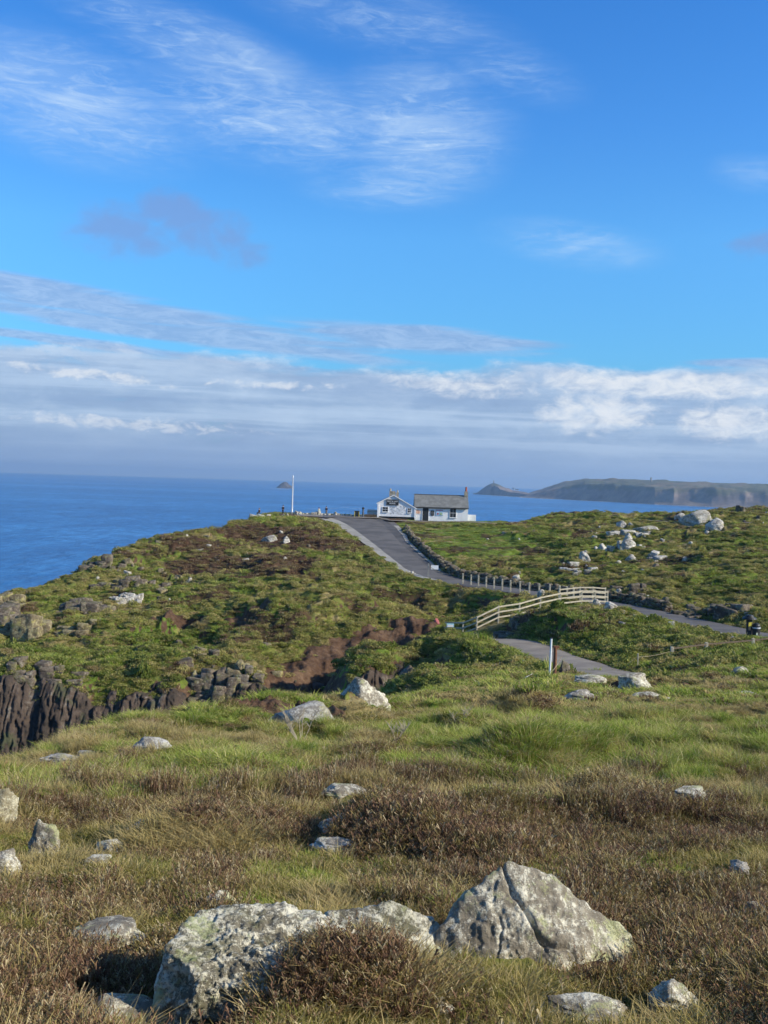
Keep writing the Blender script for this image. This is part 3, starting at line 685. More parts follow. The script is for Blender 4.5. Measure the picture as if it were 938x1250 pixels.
# ------------------------------------------------------------------ rocks
def rock_material(name, base, dark, light, lichen, sc=1.0, moss=0.0, amt=0.5):
    m = bpy.data.materials.new(name); m.use_nodes = True; g = NT(m.node_tree); bs = g.n['Principled BSDF']
    geo = g.new('ShaderNodeNewGeometry'); pos = geo.outputs['Position']
    a = g.noise(pos, 1.8*sc, 6, .62, .3); b = g.noise(pos, 9*sc, 6, .7, .2); f = g.noise(pos, 42*sc, 4, .75)
    c = g.mix(g.mr(g.m('ADD', g.m('MULTIPLY', a, .45), g.m('MULTIPLY', b, .55)), .40, .60), (*dark, 1), (*base, 1))
    # crusts of pale lichen, broken at their rims
    v = g.vor(g.vmap(g.mix(.12, pos, g.new('ShaderNodeTexNoise').outputs[1])), 5.5*sc)
    ff = g.noise(pos, 110*sc, 3, .8)
    crust = g.mr(g.m('ADD', g.m('MULTIPLY', b, .65), g.m('ADD', g.m('MULTIPLY', a, .4), g.m('ADD', g.m('MULTIPLY', f, .55), g.m('MULTIPLY', ff, .25)))), 1.06-.20*amt, 1.14-.20*amt)
    c = g.mix(g.m('MULTIPLY', crust, .9), c, (*light, 1))
    c = g.mix(g.m('MULTIPLY', g.mr(g.m('ADD', g.noise(pos, 3.4*sc, 5, .65), g.m('MULTIPLY', f, .3)), .70, .80), .75), c, (*lichen, 1))
    c = g.mix(g.mr(v, .22, .10, 0, .55), c, (*light, 1))
    speck = g.mr(g.noise(pos, 26*sc, 4, .8), .60, .70, 0, .75)
    c = g.mix(speck, c, (dark[0]*.45, dark[1]*.45, dark[2]*.4, 1))
    if moss:
        up_ = g.new('ShaderNodeSeparateXYZ'); g.put(up_.inputs[0], geo.outputs['Normal'])
        c = g.mix(g.m('MULTIPLY', g.mr(g.noise(pos, 2.3*sc, 5, .7), .5, .62), moss), c, (.10, .11, .025, 1))
    g.put(bs.inputs['Base Color'], c); bs.inputs['Roughness'].default_value = .92; bs.inputs['Specular IOR Level'].default_value = .2
    bp = g.new('ShaderNodeBump'); bp.inputs['Strength'].default_value = .75; bp.inputs['Distance'].default_value = .02/sc
    g.put(bp.inputs['Height'], g.m('ADD', g.m('MULTIPLY', b, 1.0), g.m('ADD', g.m('MULTIPLY', f, 1.0), g.m('MULTIPLY', crust, .35)))); g.l.new(bp.outputs[0], bs.inputs['Normal'])
    return m
LICHEN_ROCK = rock_material('lichen_granite', (.42, .38, .30), (.20, .175, .135), (.70, .67, .55), (.40, .42, .20), 1.0, 0, .75)
SHAGGY_ROCK = rock_material('shaggy_lichen_granite', (.40, .38, .30), (.15, .135, .10), (.70, .67, .54), (.34, .38, .17), 1.1, .3, .9)
PALE_ROCK = rock_material('pale_granite', (.42, .39, .34), (.22, .20, .17), (.62, .60, .54), (.42, .40, .22), .5, 0, .8)
DARK_ROCK = rock_material('brown_granite', (.20, .165, .125), (.07, .055, .045), (.36, .34, .27), (.26, .25, .10), .4, .35, .3)
YELLOW_ROCK = rock_material('yellow_lichen_granite', (.30, .25, .15), (.12, .095, .06), (.42, .38, .22), (.38, .34, .12), .4, .2, .5)

CREAM_ROCK = rock_material('cream_lichen_granite', (.42, .38, .26), (.22, .19, .12), (.62, .58, .42), (.44, .40, .16), .8, 0, .7)
def ico(n):
    b = bmesh.new(); bmesh.ops.create_icosphere(b, subdivisions=n, radius=1)
    v = np.array([x.co[:] for x in b.verts]); f = np.array([[x.index for x in q_.verts] for q_ in b.faces]); b.free(); return v, f
ICO = {n: ico(n) for n in (2, 3, 4, 5, 6, 7)}
def hull_planes(P_):
    b = bmesh.new(); vs = [b.verts.new(p) for p in P_]; bmesh.ops.convex_hull(b, input=vs); b.normal_update()
    c = np.mean(np.array(P_), 0); pl = []
    for f in b.faces:
        n = np.array(f.normal); h = np.dot(np.array(f.verts[0].co)-c, n)
        if h < 0: n, h = -n, -h
        pl.append((*n, h))
    b.free(); return c, np.array(pl)
def star(dirs, pl, soft=26.0):
    dn = dirs @ pl[:, :3].T; r = pl[:, 3]/np.maximum(dn, 1e-3)
    w_ = np.exp(-soft*(r/r.min(1, keepdims=True)-1)); return (r*w_).sum(1)/w_.sum(1)
def rock_mesh(name, P_, level=4, rough=.05, seed=0, soft=26, grain=.35, cracks=(), fine=.012):
    d, f = ICO[level]; c, pl = hull_planes(P_); r = star(d, pl, soft); p = d*r[:, None]
    size = np.ptp(p, axis=0).max()
    q_ = p + .08*size*np.stack([fbm3(p, size*.5, 2, seed+50+k) for k in range(3)], 1)
    dis = fbm3(q_, size*grain, 5, seed)*rough*size
    # faceted breaks
    cell = fbm3(p, size*.22, 2, seed+31); dis -= np.abs(cell)*rough*.8*size
    if level >= 5: dis += fbm3(p, size*.035, 3, seed+77)*fine*size - np.maximum(fbm3(p, size*.02, 2, seed+78), 0)*fine*.9*size
    for (n, off, wid, dep, lim, ldir) in cracks:
        n = np.array(n, float); n /= np.linalg.norm(n)
        s = (p+c) @ n-off+fbm3(p, size*.15, 3, seed+5)*.035*size
        dis -= dep*np.exp(-(s/wid)**2)*sst((p+c) @ np.array(ldir, float), lim-.1, lim+.1)
    p = p + d*dis[:, None] + c
    return np_mesh(name, p, tris=f, smooth=True)
PROTO = []
for k in range(9):
    r = np.random.default_rng(100+k); n = 15
    th = r.uniform(0, 2*np.pi, n); z = r.uniform(-.25, 1, n); rad = .5*np.sqrt(np.clip(1.02-np.clip(z, 0, 1)**2*(.9 if k % 3 else .45), .05, 1))*r.uniform(.75, 1.08, n)
    P_ = [(math.cos(a)*b, math.sin(a)*b, c) for a, b, c in zip(th, rad, z)] + [(.42, .1, -.3), (-.42, .1, -.3), (0, .42, -.3), (0, -.42, -.3), (r.uniform(-.15, .15), r.uniform(-.15, .15), 1)]
    PROTO.append({4: rock_mesh('rock', P_, 4, .045, k*7, 30), 3: None, 'P': P_, 'k': k})
BLOCKS = []
for k in range(8):
    r = np.random.default_rng(300+k); P_ = [(sx*.5*r.uniform(.72, 1.0), sy*.5*r.uniform(.72, 1.0), sz+(r.uniform(-.28, 0) if sz > 0 else 0)) for sx in (-1, 1) for sy in (-1, 1) for sz in (-.3, 1)] + [(r.uniform(-.5, .5), -.52, r.uniform(.3, .8)), (.52, r.uniform(-.3, .3), r.uniform(.3, .7))]
    BLOCKS.append(rock_mesh('block', P_, 4, .022, k*5+1, 70, grain=.3))
def crag(label, px0, py0, px1, py1, n, seed, mat, bw=1.4, bh=1.6, lo=55, dd=3.0, tallest=.5):
    """an outcrop of jointed blocks: one body of rock"""
    r = random.Random(seed); p = hit((px0+px1)/2, py1-(py1-py0)*.12, lo); W_ = (px1-px0)*p.y/F; Ht = (py1-py0)*p.y/F; vs = []; fs = []; nn = 0
    for k in range(n):
        fx = r.uniform(-.5, .5); fy = r.uniform(0, 1); x = p.x+fx*W_; y = p.y+fy*dd; top = Ht*(1-abs(fx-(tallest-.5))*1.1)*r.uniform(.55, 1.0)*(.6+.4*fy)
        b_ = r.choice(BLOCKS); v = np.empty(len(b_.vertices)*3); b_.vertices.foreach_get('co', v); v = v.reshape(-1, 3)
        f = np.empty(len(b_.polygons)*3, int); b_.polygons.foreach_get('vertices', f)
        v = v*np.array([bw*r.uniform(.6, 1.4), bw*r.uniform(.7, 1.2), max(min(bh*r.uniform(.8, 1.5), top*1.1), .4)]); a = r.gauss(0, .16); c_, s_ = math.cos(a), math.sin(a)
        g_ = gz(x, y); zb = max(g_, p.z-.3)-.2; v = np.stack([v[:, 0]*c_-v[:, 1]*s_+x, v[:, 0]*s_+v[:, 1]*c_+y, v[:, 2]+zb+(r.uniform(0, max(top-bh, 0)) if r.random() < .5 else 0)], 1)
        vs.append(v); fs.append(f.reshape(-1, 3)+nn); nn += len(v)
    return tag(link('crag', np_mesh('crag', np.concatenate(vs), tris=np.concatenate(fs)), mat), label, 'crag', 'crags of the left hill' if px0 < 400 else 'rocky knots of the right slope')
def proto(k, level):
    e = PROTO[k % len(PROTO)]
    if e.get(level) is None: e[level] = rock_mesh('rock', e['P'], level, .05, e['k']*7, 30)
    return e[level]
def rock(name, label, px0, py0, px1, py1, mat, k=0, dr=.9, rot=0.0, level=4, group=None, lo=4.6, sink=.12, tilt=0, cat='rock', hf=1.0):
    """a boulder that fills the given part of the view: stands on the ground at its foot"""
    p = hit((px0+px1)/2, py1, lo); w = (px1-px0)*p.y/F; el_ = -ray((px0+px1)/2, py1).z
    dp = w*dr; h = max(((py1-py0)*p.y/F-el_*dp*.75)/math.cos(math.asin(el_)), .13*w*hf)*hf
    me_ = proto(k, level); key = (me_.name, mat.name)
    if key not in RMESH:
        c_ = me_.copy(); c_.materials.clear(); c_.materials.append(mat); RMESH[key] = c_
    o = bpy.data.objects.new(name, RMESH[key]); C.objects.link(o)
    y = p.y+dp*.42; x = p.x*(y/p.y); o.location = (x, y, min(gz(x, y), p.z+.35*h)-h*sink+(.07 if p.y < 18 else (.09 if p.y < 45 else 0))); FOOT.append((x, y-dp*.06, w*.52, dp*.56))
    o.scale = (w, dp, h*(1+sink)); o.rotation_euler = (tilt, 0, rot); return tag(o, label, cat, group)
RMESH = {}; FOOT = []

# the two big boulders in front
FOOT.append((-1.0, 5.75, .42, .5))
def hero(name, label, px, py, depth, P_, mat, **kw):
    p = wp(px, py, depth); p.z = gz(p.x, p.y) if depth is None else p.z
    o = link(name, rock_mesh(name, P_, **kw), mat); o.location = p; FOOT.append((p[0], p[1]+.16, .45*np.ptp(np.array(P_)[:, 0]), .42*np.ptp(np.array(P_)[:, 1]))); return tag(o, label, 'boulder')
hero('boulder', 'tall pointed grey lichen boulder with a long diagonal crack, at the front', 656, 1250, 7.0,
     [(a*1.19, b*1.1, c*1.12) for a, b, c in [(-.15, .24, .91), (-.33, .17, .84), (.12, .26, .83), (-.76, -.02, .31), (-.80, -.22, .05), (-.56, .05, .57), (-.7, .4, .2), (.54, .24, .52), (.75, .12, .20), (.81, .05, -.02), (.78, .3, -.2),
      (.20, -.36, -.02), (-.48, -.28, -.02), (-.12, -.44, -.15), (.55, -.22, -.15), (-.3, -.10, .45), (.12, -.12, .50), (.3, .9, .2), (-.4, .9, .1), (0, 1.0, -.2), (-.7, .7, -.2)]],
     LICHEN_ROCK, level=7, rough=.017, seed=19, soft=40, grain=.22, fine=.007,
     cracks=[((.80, 0, .62), .44, .017, .045, .06, (-.35, 0, .9)), ((.93, .1, -.2), -.44, .012, .022, .42, (.1, 0, .9))])
hero('boulder', 'massive blocky boulder shaggy with pale lichen at the front left', 300, 1262, 6.1,
     [(-.48, -.10, .56), (-.54, .0, .16), (-.52, -.25, -.1), (-.40, .25, .62), (-.20, .45, .60), (-.26, -.28, .50), (.12, -.30, .40), (.66, -.05, .36), (.66, .30, .50), (.20, .50, .58), (.66, .30, -.2), (.5, -.45, -.2), (-.3, -.45, -.2), (-.45, .7, -.1), (.5, .8, -.1)],
     SHAGGY_ROCK, level=7, rough=.03, seed=23, soft=26, grain=.26, fine=.011)
hero('boulder', 'rounded pale boulder sloping down to the right behind the tall heather', 486, 1217, 6.9,
     [(a*1.18+.02, b, c*.95) for a, b, c in [(-.46, .25, .50), (-.36, .0, .40), (-.05, .30, .56), (.22, .25, .44), (.44, .10, .16), (.46, .0, -.1), (.15, -.30, .12), (.2, -.4, -.2), (-.4, -.3, .1), (-.5, .5, .3), (.1, .7, .2), (-.5, .2, -.2), (.3, .7, -.2)]],
     SHAGGY_ROCK, level=6, rough=.022, seed=37, soft=26, grain=.3, fine=.010)
FR = [ # foreground and middle rocks: name, label, box, material, proto, depth ratio
 ('rock','small pale rock standing up behind the blocky boulder',(248,1092,292,1117),LICHEN_ROCK,1,.8),
 ('rock','wedge-shaped grey slab with a white rim in heather left of the blocky boulder',(78,1124,192,1168),LICHEN_ROCK,5,.9),
 ('rock','low flat rock cut by the bottom edge of the photo, left of the blocky boulder',(82,1224,210,1262),LICHEN_ROCK,3,.7),
 ('rock','low pale slab at the foot of the pointed boulder, cut by the bottom edge',(650,1238,780,1262),LICHEN_ROCK,4,.6),
 ('rock','rough dark grey rock at the lower right of the pointed boulder',(776,1197,868,1248),LICHEN_ROCK,2,.8),
 ('rock','white pointed rock leaning in the heather at the left',(28,1004,72,1052),LICHEN_ROCK,6,.7),
 ('rock','grey rock with dark blotches at the left edge below the pointed white one',(-16,1044,30,1072),LICHEN_ROCK,0,.8),
 ('rock','flat grey slab showing between heather clumps at the left',(112,1019,160,1046),LICHEN_ROCK,3,1.0),
 ('rock','very low pale slab in front of the yellow grass tuft at the left',(92,1047,146,1062),LICHEN_ROCK,7,.9),
 ('rock','white-streaked flat rock half under dark heather near the middle',(384,989,450,1020),LICHEN_ROCK,4,1.0),
 ('rock','long low white rock in the grass above the streaked one',(386,957,454,974),LICHEN_ROCK,3,.7),
 ('rock','thin broken slab lying flush in the heather below the streaked rock',(372,1030,446,1046),PALE_ROCK,7,.7),
 ('rock','small pale rock in lush grass left of centre',(256,964,286,978),LICHEN_ROCK,2,.8),
 ('rock','pale rock in the bare brown hollow at the right',(818,960,872,982),LICHEN_ROCK,0,.9),
 ('rock','small white rock flush with the turf at the right edge',(884,1057,922,1074),PALE_ROCK,1,.8),
 ('rock','pale scrap of rock below the grass tussocks left of centre',(500,940,528,950),LICHEN_ROCK,1,.8),
 ('rock','long pale slab under the heather, upper left',(150,1007,214,1018),PALE_ROCK,3,.7),
 ('rock','long flat boulder lying behind the dark-faced boulder on the rim',(322,842,430,880),PALE_ROCK,3,.7),
 ('rock','low white rock on the rim of the ravine, leftmost',(40,924,112,941),PALE_ROCK,4,.5),
 ('rock','narrow white rock on the rim of the ravine just right of the lowest one',(86,911,132,924),PALE_ROCK,7,.5),
 ('rock','thin pale slab on the rim of the ravine under the cliff',(158,904,212,919),PALE_ROCK,3,.5),
 ('rock','dark grey flat-topped rock right of the white pole',(764,834,828,853),LICHEN_ROCK,5,.6),
 ('rock','pale yellowish rock in dry grass below the white pole',(684,845,732,861),PALE_ROCK,2,.7),
 ('rock','pale low rock at the right edge above the lush grass',(874,835,938,847),PALE_ROCK,3,.6),
 ('rock','grey rock at the end of the footpath',(750,820,798,840),LICHEN_ROCK,0,.7),
 ('rock','low grey rock between the white pole and the path end',(695,822,748,835),LICHEN_ROCK,4,.7),
 ('rock','upright brown rock beside the foot of the white pole',(680,803,697,826),DARK_ROCK,6,.8),
 ('rock','grey rock on the bank of the gully at the middle',(484,808,512,828),DARK_ROCK,5,.8),
 ('rock','grey slab at the right edge in the brown heather',(904,1108,944,1130),LICHEN_ROCK,3,.9),
 ('rock','pale low rock in dark heather behind the pointed boulder',(596,1018,640,1034),LICHEN_ROCK,4,.8),
 ('rock','small dark rock right of the low fence in dry grass',(890,812,918,822),LICHEN_ROCK,1,.8),
]
for i_, (n, l, b_, m_, k, dr) in enumerate(FR):
    rock(n, l, *b_, m_, k, dr, hf=1.35 if 'long flat boulder' in l else 1.0, rot=(i_*1.7) % 6.28 if dr >= .8 else (0 if i_ % 2 else math.pi), level=5 if b_[3] > 940 else 4)
hero('boulder', 'standing stone with yellow lichen at the left edge', 2, 1034, 13.4, [(-.28, 0, -.2), (.17, -.1, -.2), (.19, 0, .3), (.18, .1, .62), (.06, 0, .80), (-.2, 0, .84), (-.3, .2, .5), (0, .35, .2), (-.2, .35, -.2), (0, -.15, .4)],
     CREAM_ROCK, level=5, rough=.03, seed=41, soft=20)
hero('boulder', 'pale-topped boulder with a dark left face on the rim of the ravine', 434, 884, 35.0, [(a*1.12, b, c*1.25) for a, b, c in [(-1.15, .1, -.1), (-.9, .5, .35), (-.05, .5, 1.2), (.15, .35, 1.22), (.9, .5, .75), (1.22, .3, .15), (1.2, 0, -.3), (-.05, -.75, -.2), (.15, -.2, .85), (-.9, -.4, -.3), (.4, -.8, -.3), (0, 1.5, 0), (0, 1.2, .8)]],
     LICHEN_ROCK, level=5, rough=.02, seed=47, soft=45)

# boulders of the left hill: outcrops, stacks
LH = [
 ('sunlit yellow boulder perched on top of the cliff',(264,822,297,851),YELLOW_ROCK,6,.8),
 ('dark boulder left of the perched yellow one on the cliff top',(240,828,266,852),DARK_ROCK,0,.8),
 ('small yellow-topped rock further left on the cliff top',(228,822,246,836),YELLOW_ROCK,2,.8),
 ('low rock behind the perched yellow boulder',(284,808,302,822),YELLOW_ROCK,1,.8),
 ('pale rock high on the crest near the bare knoll',(318,653,344,662),PALE_ROCK,3,.7),
 ('pale rock just right of the one near the knoll',(344,656,356,664),PALE_ROCK,1,.8),
 ('square pale stone on the crest of the left hill',(146,682,166,690),YELLOW_ROCK,3,.7),
]
for i_, (l, b_, m_, k, dr) in enumerate(LH): rock('rock', l, *b_, m_, k, dr, rot=(i_*2.1) % 6.28 if dr > .75 else 0, level=4, lo=55)
crag('tall tawny crag at the far left with a lit right side', 4, 744, 46, 790, 9, 1, YELLOW_ROCK, 1.8, 3.2, dd=2, tallest=.7)
crag('grey jointed crag at the left edge beside the tawny one', -30, 738, 10, 772, 8, 2, DARK_ROCK, 2.0, 2.2)
crag('two pinnacles of rock against the sea at the left edge', -20, 722, 24, 746, 8, 3, YELLOW_ROCK, 1.5, 1.8, dd=2)
crag('pale pillared crag in the middle of the left outcrop', 130, 716, 170, 741, 14, 4, PALE_ROCK, 1.0, 2.0, dd=2)
crag('long grey crag running left from the pillared crag', 68, 726, 130, 752, 20, 5, DARK_ROCK, 1.6, 1.5)
crag('low ledge of rock above the pillared crag', 104, 704, 200, 720, 22, 6, DARK_ROCK, 1.5, .8)
crag('small yellowish crag low on the left hill', 68, 761, 114, 776, 9, 7, YELLOW_ROCK, 1.1, .9, dd=2)
crag('dark jointed crag under the perched yellow boulder', 232, 834, 300, 872, 26, 8, DARK_ROCK, 1.1, 1.6, dd=2)
crag('broken crag on the seaward crest of the left hill', 96, 680, 150, 696, 14, 9, DARK_ROCK, 1.3, 1.1)
crag('row of dark blocks along the lower left scrub', 0, 836, 90, 858, 16, 10, DARK_ROCK, 1.1, .9)
crag('cluster of pale slabs by the hill track on the right slope', 744, 640, 796, 652, 14, 21, PALE_ROCK, 1.6, .55, dd=3)
crag('pale rocky knot around the white pair on the right slope', 748, 655, 790, 672, 9, 22, PALE_ROCK, 1.0, .7, dd=3)
crag('dark rocky bank where the timber fence meets the road', 750, 720, 800, 737, 20, 23, DARK_ROCK, 1.0, .9, dd=4)
crag('rough bank of stones above the road near the bins', 835, 737, 905, 753, 22, 24, DARK_ROCK, .9, .7, dd=3)
crag('half-buried pale rocks on the middle of the right slope', 690, 690, 735, 703, 9, 25, PALE_ROCK, 1.0, .4, dd=4)
crag('brown rocks at the foot of the gully under the timber fence', 612, 762, 644, 775, 16, 26, DARK_ROCK, .9, .6, dd=2)
RH = [
 ('largest pale slab lying on the right skyline',(828,624,876,641),PALE_ROCK,3,.6),
 ('white pointed boulder beside the hill track at the right',(858,634,886,649),PALE_ROCK,5,.8),
 ('lone dark round boulder on the right skyline',(896,617,912,626),DARK_ROCK,0,.8),
 ('pale slab left of the largest skyline slab',(822,629,840,637),PALE_ROCK,1,.7),
 ('upper white boulder of the pair on the right slope',(757,648,776,661),PALE_ROCK,2,.8),
 ('lower white boulder of the pair on the right slope',(756,658,780,671),PALE_ROCK,5,.8),
 ('pale boulder left of the white pair on the right slope',(728,662,742,673),PALE_ROCK,1,.8),
 ('white slab with a dark notch on the right slope',(703,674,722,686),PALE_ROCK,7,.8),
 ('long pale rock by the hill track',(768,639,812,647),PALE_ROCK,3,.5),
 ('pale rock above the white pair by the hill track',(750,636,768,645),PALE_ROCK,4,.6),
 ('small pale rock above the slab with a notch',(709,670,722,676),PALE_ROCK,2,.8),
 ('rounded pale rock in front of the long stone wall',(624,703,638,710),PALE_ROCK,0,.8),
 ('pale rock above the posts of the road',(655,722,668,731),PALE_ROCK,1,.8),
 ('pale leaning rock at the right end of the timber fence',(722,731,735,742),PALE_ROCK,5,.7),
 ('white rock low by the bend of the road',(735,734,756,744),PALE_ROCK,7,.7),
]
for i_, (l, b_, m_, k, dr) in enumerate(RH): rock('rock', l, *b_, m_, k, dr, rot=(i_*2.6) % 6.28 if dr > .75 else 0, level=4, lo=55)

ORD = 'first second third fourth fifth sixth seventh eighth ninth tenth eleventh twelfth thirteenth fourteenth fifteenth sixteenth seventeenth eighteenth nineteenth twentieth'.split()
def ordinal(i): return ORD[i] if i < 20 else ('twenty-'+ORD[i-20] if i < 29 else 'thirtieth')
def rock_field(n, area, size, mat, seed, label, group, name='rock', lo=55, flat=.6, pts_=None):
    r = random.Random(seed); k = 0; made = []
    while k < n:
        if pts_ is not None: px, py = pts_[k]
        else: px, py = r.uniform(area[0], area[2]), r.uniform(area[1], area[3])
        p = hit(px, py, lo); k += 1
        m_ = mat if not isinstance(mat, (list, tuple)) else r.choice(mat); s = r.uniform(*size)*(1 if r.random() < .8 else 1.5)
        me_ = proto(r.randrange(9), 3) if r.random() < .6 else r.choice(BLOCKS); key = (me_.name, m_.name)
        if pts_ is None and cov_at(p.x, p.y)[3] > .97: continue
        if key not in RMESH: c_ = me_.copy(); c_.materials.clear(); c_.materials.append(m_); RMESH[key] = c_
        o = bpy.data.objects.new(name, RMESH[key]); C.objects.link(o); o.location = (p.x, p.y, p.z-.15*s)
        o.scale = (s*r.uniform(.8, 1.4), s*r.uniform(.7, 1.1), s*flat*r.uniform(.7, 1.2)); o.rotation_euler = (r.uniform(-.2, .2), r.uniform(-.2, .2), r.uniform(0, 6.28)); made.append((px, o))
    made.sort(key=lambda q_: q_[0])
    for i_, (px, o) in enumerate(made): tag(o, label % ordinal(i_), 'rock', group)
rock_field(30, (690,640,880,700), (.45, 1.1), [PALE_ROCK, PALE_ROCK, DARK_ROCK], 1, 'small stone on the open right slope, %s from the left of those there', 'small stones on the right slope')
rock_field(14, (790,624,938,640), (.4, .9), [PALE_ROCK, DARK_ROCK], 2, 'small stone by the right skyline, %s from the left of those there', 'small stones along the right skyline')
rock_field(26, (745,737,938,772), (.5, 1.1), [DARK_ROCK, DARK_ROCK, PALE_ROCK], 3, 'rough stone in the bank above the road, %s from the left', 'stones in the road bank', pts_=[(748+k*7.2, 721+k*7.2*.155+(k*37 % 11)) for k in range(26)])
rock_field(12, (590,645,740,700), (.35, .7), [PALE_ROCK, DARK_ROCK], 4, 'small stone in turf beyond the lawn, %s from the left', 'stones beyond the lawn')
rock_field(20, (110,690,250,735), (.5, 1.2), [DARK_ROCK, PALE_ROCK, YELLOW_ROCK], 5, 'loose stone of the left hill outcrop, %s from the left', 'outcrop stones of the left hill')
rock_field(18, (150,645,400,690), (.35, .8), [DARK_ROCK, PALE_ROCK], 6, 'small stone near the top of the left hill, %s from the left', 'stones near the top of the left hill')
rock_field(22, (215,785,345,845), (.35, .9), [YELLOW_ROCK, DARK_ROCK], 7, 'small yellowish stone above the cliff edge, %s from the left', 'stones strewn over the cliff edge')
rock_field(12, (605,755,760,812), (.2, .45), [DARK_ROCK, PALE_ROCK], 9, 'small stone in turf above the footpath, %s from the left', 'stones beside the footpath')
rock_field(8, (480,860,938,930), (.10, .22), [PALE_ROCK], 10, 'little pale stone in the long grass of the near slope, %s from the left', 'little stones in the long grass', lo=20)
rock_field(16, (0,1000,938,1235), (.03, .07), [LICHEN_ROCK, PALE_ROCK], 12, 'pebble-sized pale stone in the front heather, %s from the left', 'pebbles in the front heather', lo=4.6)
rock_field(9, (524,1222,560,1244), (.05, .10), [LICHEN_ROCK], 13, 'stone of the loose pile between the front boulders, %s from the left', 'loose pile between the front boulders', lo=4.6)
rock_field(2, (585,1228,608,1240), (.10, .14), [LICHEN_ROCK], 14, 'grey cobble right of the loose stone pile, %s from the left', 'cobbles beside the loose pile', lo=4.6)
rock_field(17, None, (.6, .8), PALE_ROCK, 20, 'pale edging stone of the viewpoint, %s from the left', 'edging stones of the viewpoint', name='edging_stone', lo=150, flat=.9, pts_=[(362+k*4.3, 628.0+k*.14) for k in range(17)])
rock_field(12, None, (.45, 1.0), PALE_ROCK, 21, 'pale stone of the heap left of the flagpole, %s from the left', 'stone heap left of the flagpole', lo=150, flat=.7,
           pts_=[(298, 634), (304, 633), (309, 632.5), (314, 632), (319, 631.5), (323, 631.5), (328, 631), (333, 631), (342, 630), (347, 630), (352, 629.5), (336, 632)])
rock_field(18, None, (.3, .5), PALE_ROCK, 22, 'small pale stone edging the near side of the road, %s from the left', 'stones along the near road edge', lo=55, flat=.8,
           pts_=[(500+k*2.9, 700+k*.9) if k < 8 else (760+(k-8)*15, 750+(k-8)*3.5) for k in range(18)])

def stone_wall():
    """dry stone wall beside the road: its stones are one mesh"""
    a = ra; T = np.gradient(a[:, :2], axis=0); T /= np.linalg.norm(T, axis=1)[:, None]; N = np.stack([-T[:, 1], T[:, 0]], 1)
    sel = range(26, 92); vs = []; fs = []; n = 0; r = random.Random(5); base, f = ICO[2]
    for s_ in np.arange(26, 92, .17):
        i0 = int(s_); fr = s_-i0; x, y, z, w = a[i0]*(1-fr)+a[i0+1]*fr; nx_, ny_ = N[i0]
        side = -1 if ny_*1 < 0 else 1
        for lay in range(r.choice((2, 2, 3))):
            off = (w+.75+r.uniform(-.22, .22))*side; sz = r.uniform(.18, .42)*(1.0 if y > 115 else .75)
            p = base*np.array([sz*r.uniform(.9, 1.5), sz*r.uniform(.8, 1.1), sz*r.uniform(.6, 1)])*(1+.25*pn3(base*1.7+s_, 3)[:, None])
            c_, s2 = math.cos(r.uniform(0, 3)), math.sin(r.uniform(0, 3))
            X, Y = x+nx_*off, y+ny_*off
            p = p+np.array([X+r.uniform(-.1, .1), Y, gz(X, Y)+.12+lay*.30]); vs.append(p); fs.append(f+n); n += len(p)
    me_ = np_mesh('dry_stone_wall', np.concatenate(vs), tris=np.concatenate(fs), smooth=False)
    tag(link('dry_stone_wall', me_, DARK_ROCK), 'rough dry stone wall along the far side of the road below the house', 'wall')
stone_wall()
#@@VEG
# ------------------------------------------------------------------ buildings and small things
GLASS = simple_mat('dark_glass', (.03, .035, .04), .15)
BLACK = simple_mat('black_paint', (.018, .02, .022), .5, .2, 3)
PLINTH = simple_mat('dark_plinth', (.022, .03, .03), .7, .3, 3)
CREAM = simple_mat('cream_stone', (.48, .42, .32), .9, .35, 6, .4)
TERRA = simple_mat('terracotta', (.42, .10, .05), .8, .2, 6)
TIMBER = simple_mat('weathered_timber', (.40, .33, .22), .85, .4, 8, .3)
OLDTIMBER = simple_mat('old_timber', (.17, .125, .08), .9, .4, 8, .3)
LETTER = simple_mat('sign_white', (.85, .85, .83), .6)
WALLW = simple_mat('painted_rough_wall', (.80, .80, .79), .75, .10, 1.3, .9, col2=(.70, .71, .72))
def lettering(txt, size, loc, parent, name='lettering', mat=None, rz=0):
    cu = bpy.data.curves.new(name, 'FONT'); cu.body = txt; cu.size = size; cu.align_x = 'CENTER'; cu.align_y = 'CENTER'; cu.extrude = .01; cu.space_line = .95
    t = bpy.data.objects.new(name, cu); C.objects.link(t)
    dg = bpy.context.evaluated_depsgraph_get(); me_ = bpy.data.meshes.new_from_object(t.evaluated_get(dg)); bpy.data.objects.remove(t)
    o = link(name, me_, mat or LETTER, parent); o.location = loc; o.rotation_euler = (R(90), 0, rz); return o
def window(parent, x, z, w, h, y, bars=True):
    mb = MB()
    for dx in (-w/2+.035, w/2-.035): mb.box((x+dx, y, z), (.07, .10, h))
    for dz in (-h/2+.035, h/2-.035): mb.box((x, y, z+dz), (w-.14, .10, .07))
    mb.box((x, y, z), (w-.14, .09, .05))
    if bars: mb.box((x, y, z+h/4-.01), (.035, .07, h/2-.1)); mb.box((x, y, z-h/4+.01), (.035, .07, h/2-.1))
    f = mb.build('window', WHITE, parent)
    MB().box((x, y+.03, z), (w-.13, .02, h-.13)).build('pane', GLASS, f)
    MB().box((x, y-.03, z-h/2-.05), (w+.16, .18, .07)).build('sill', WHITE, f)
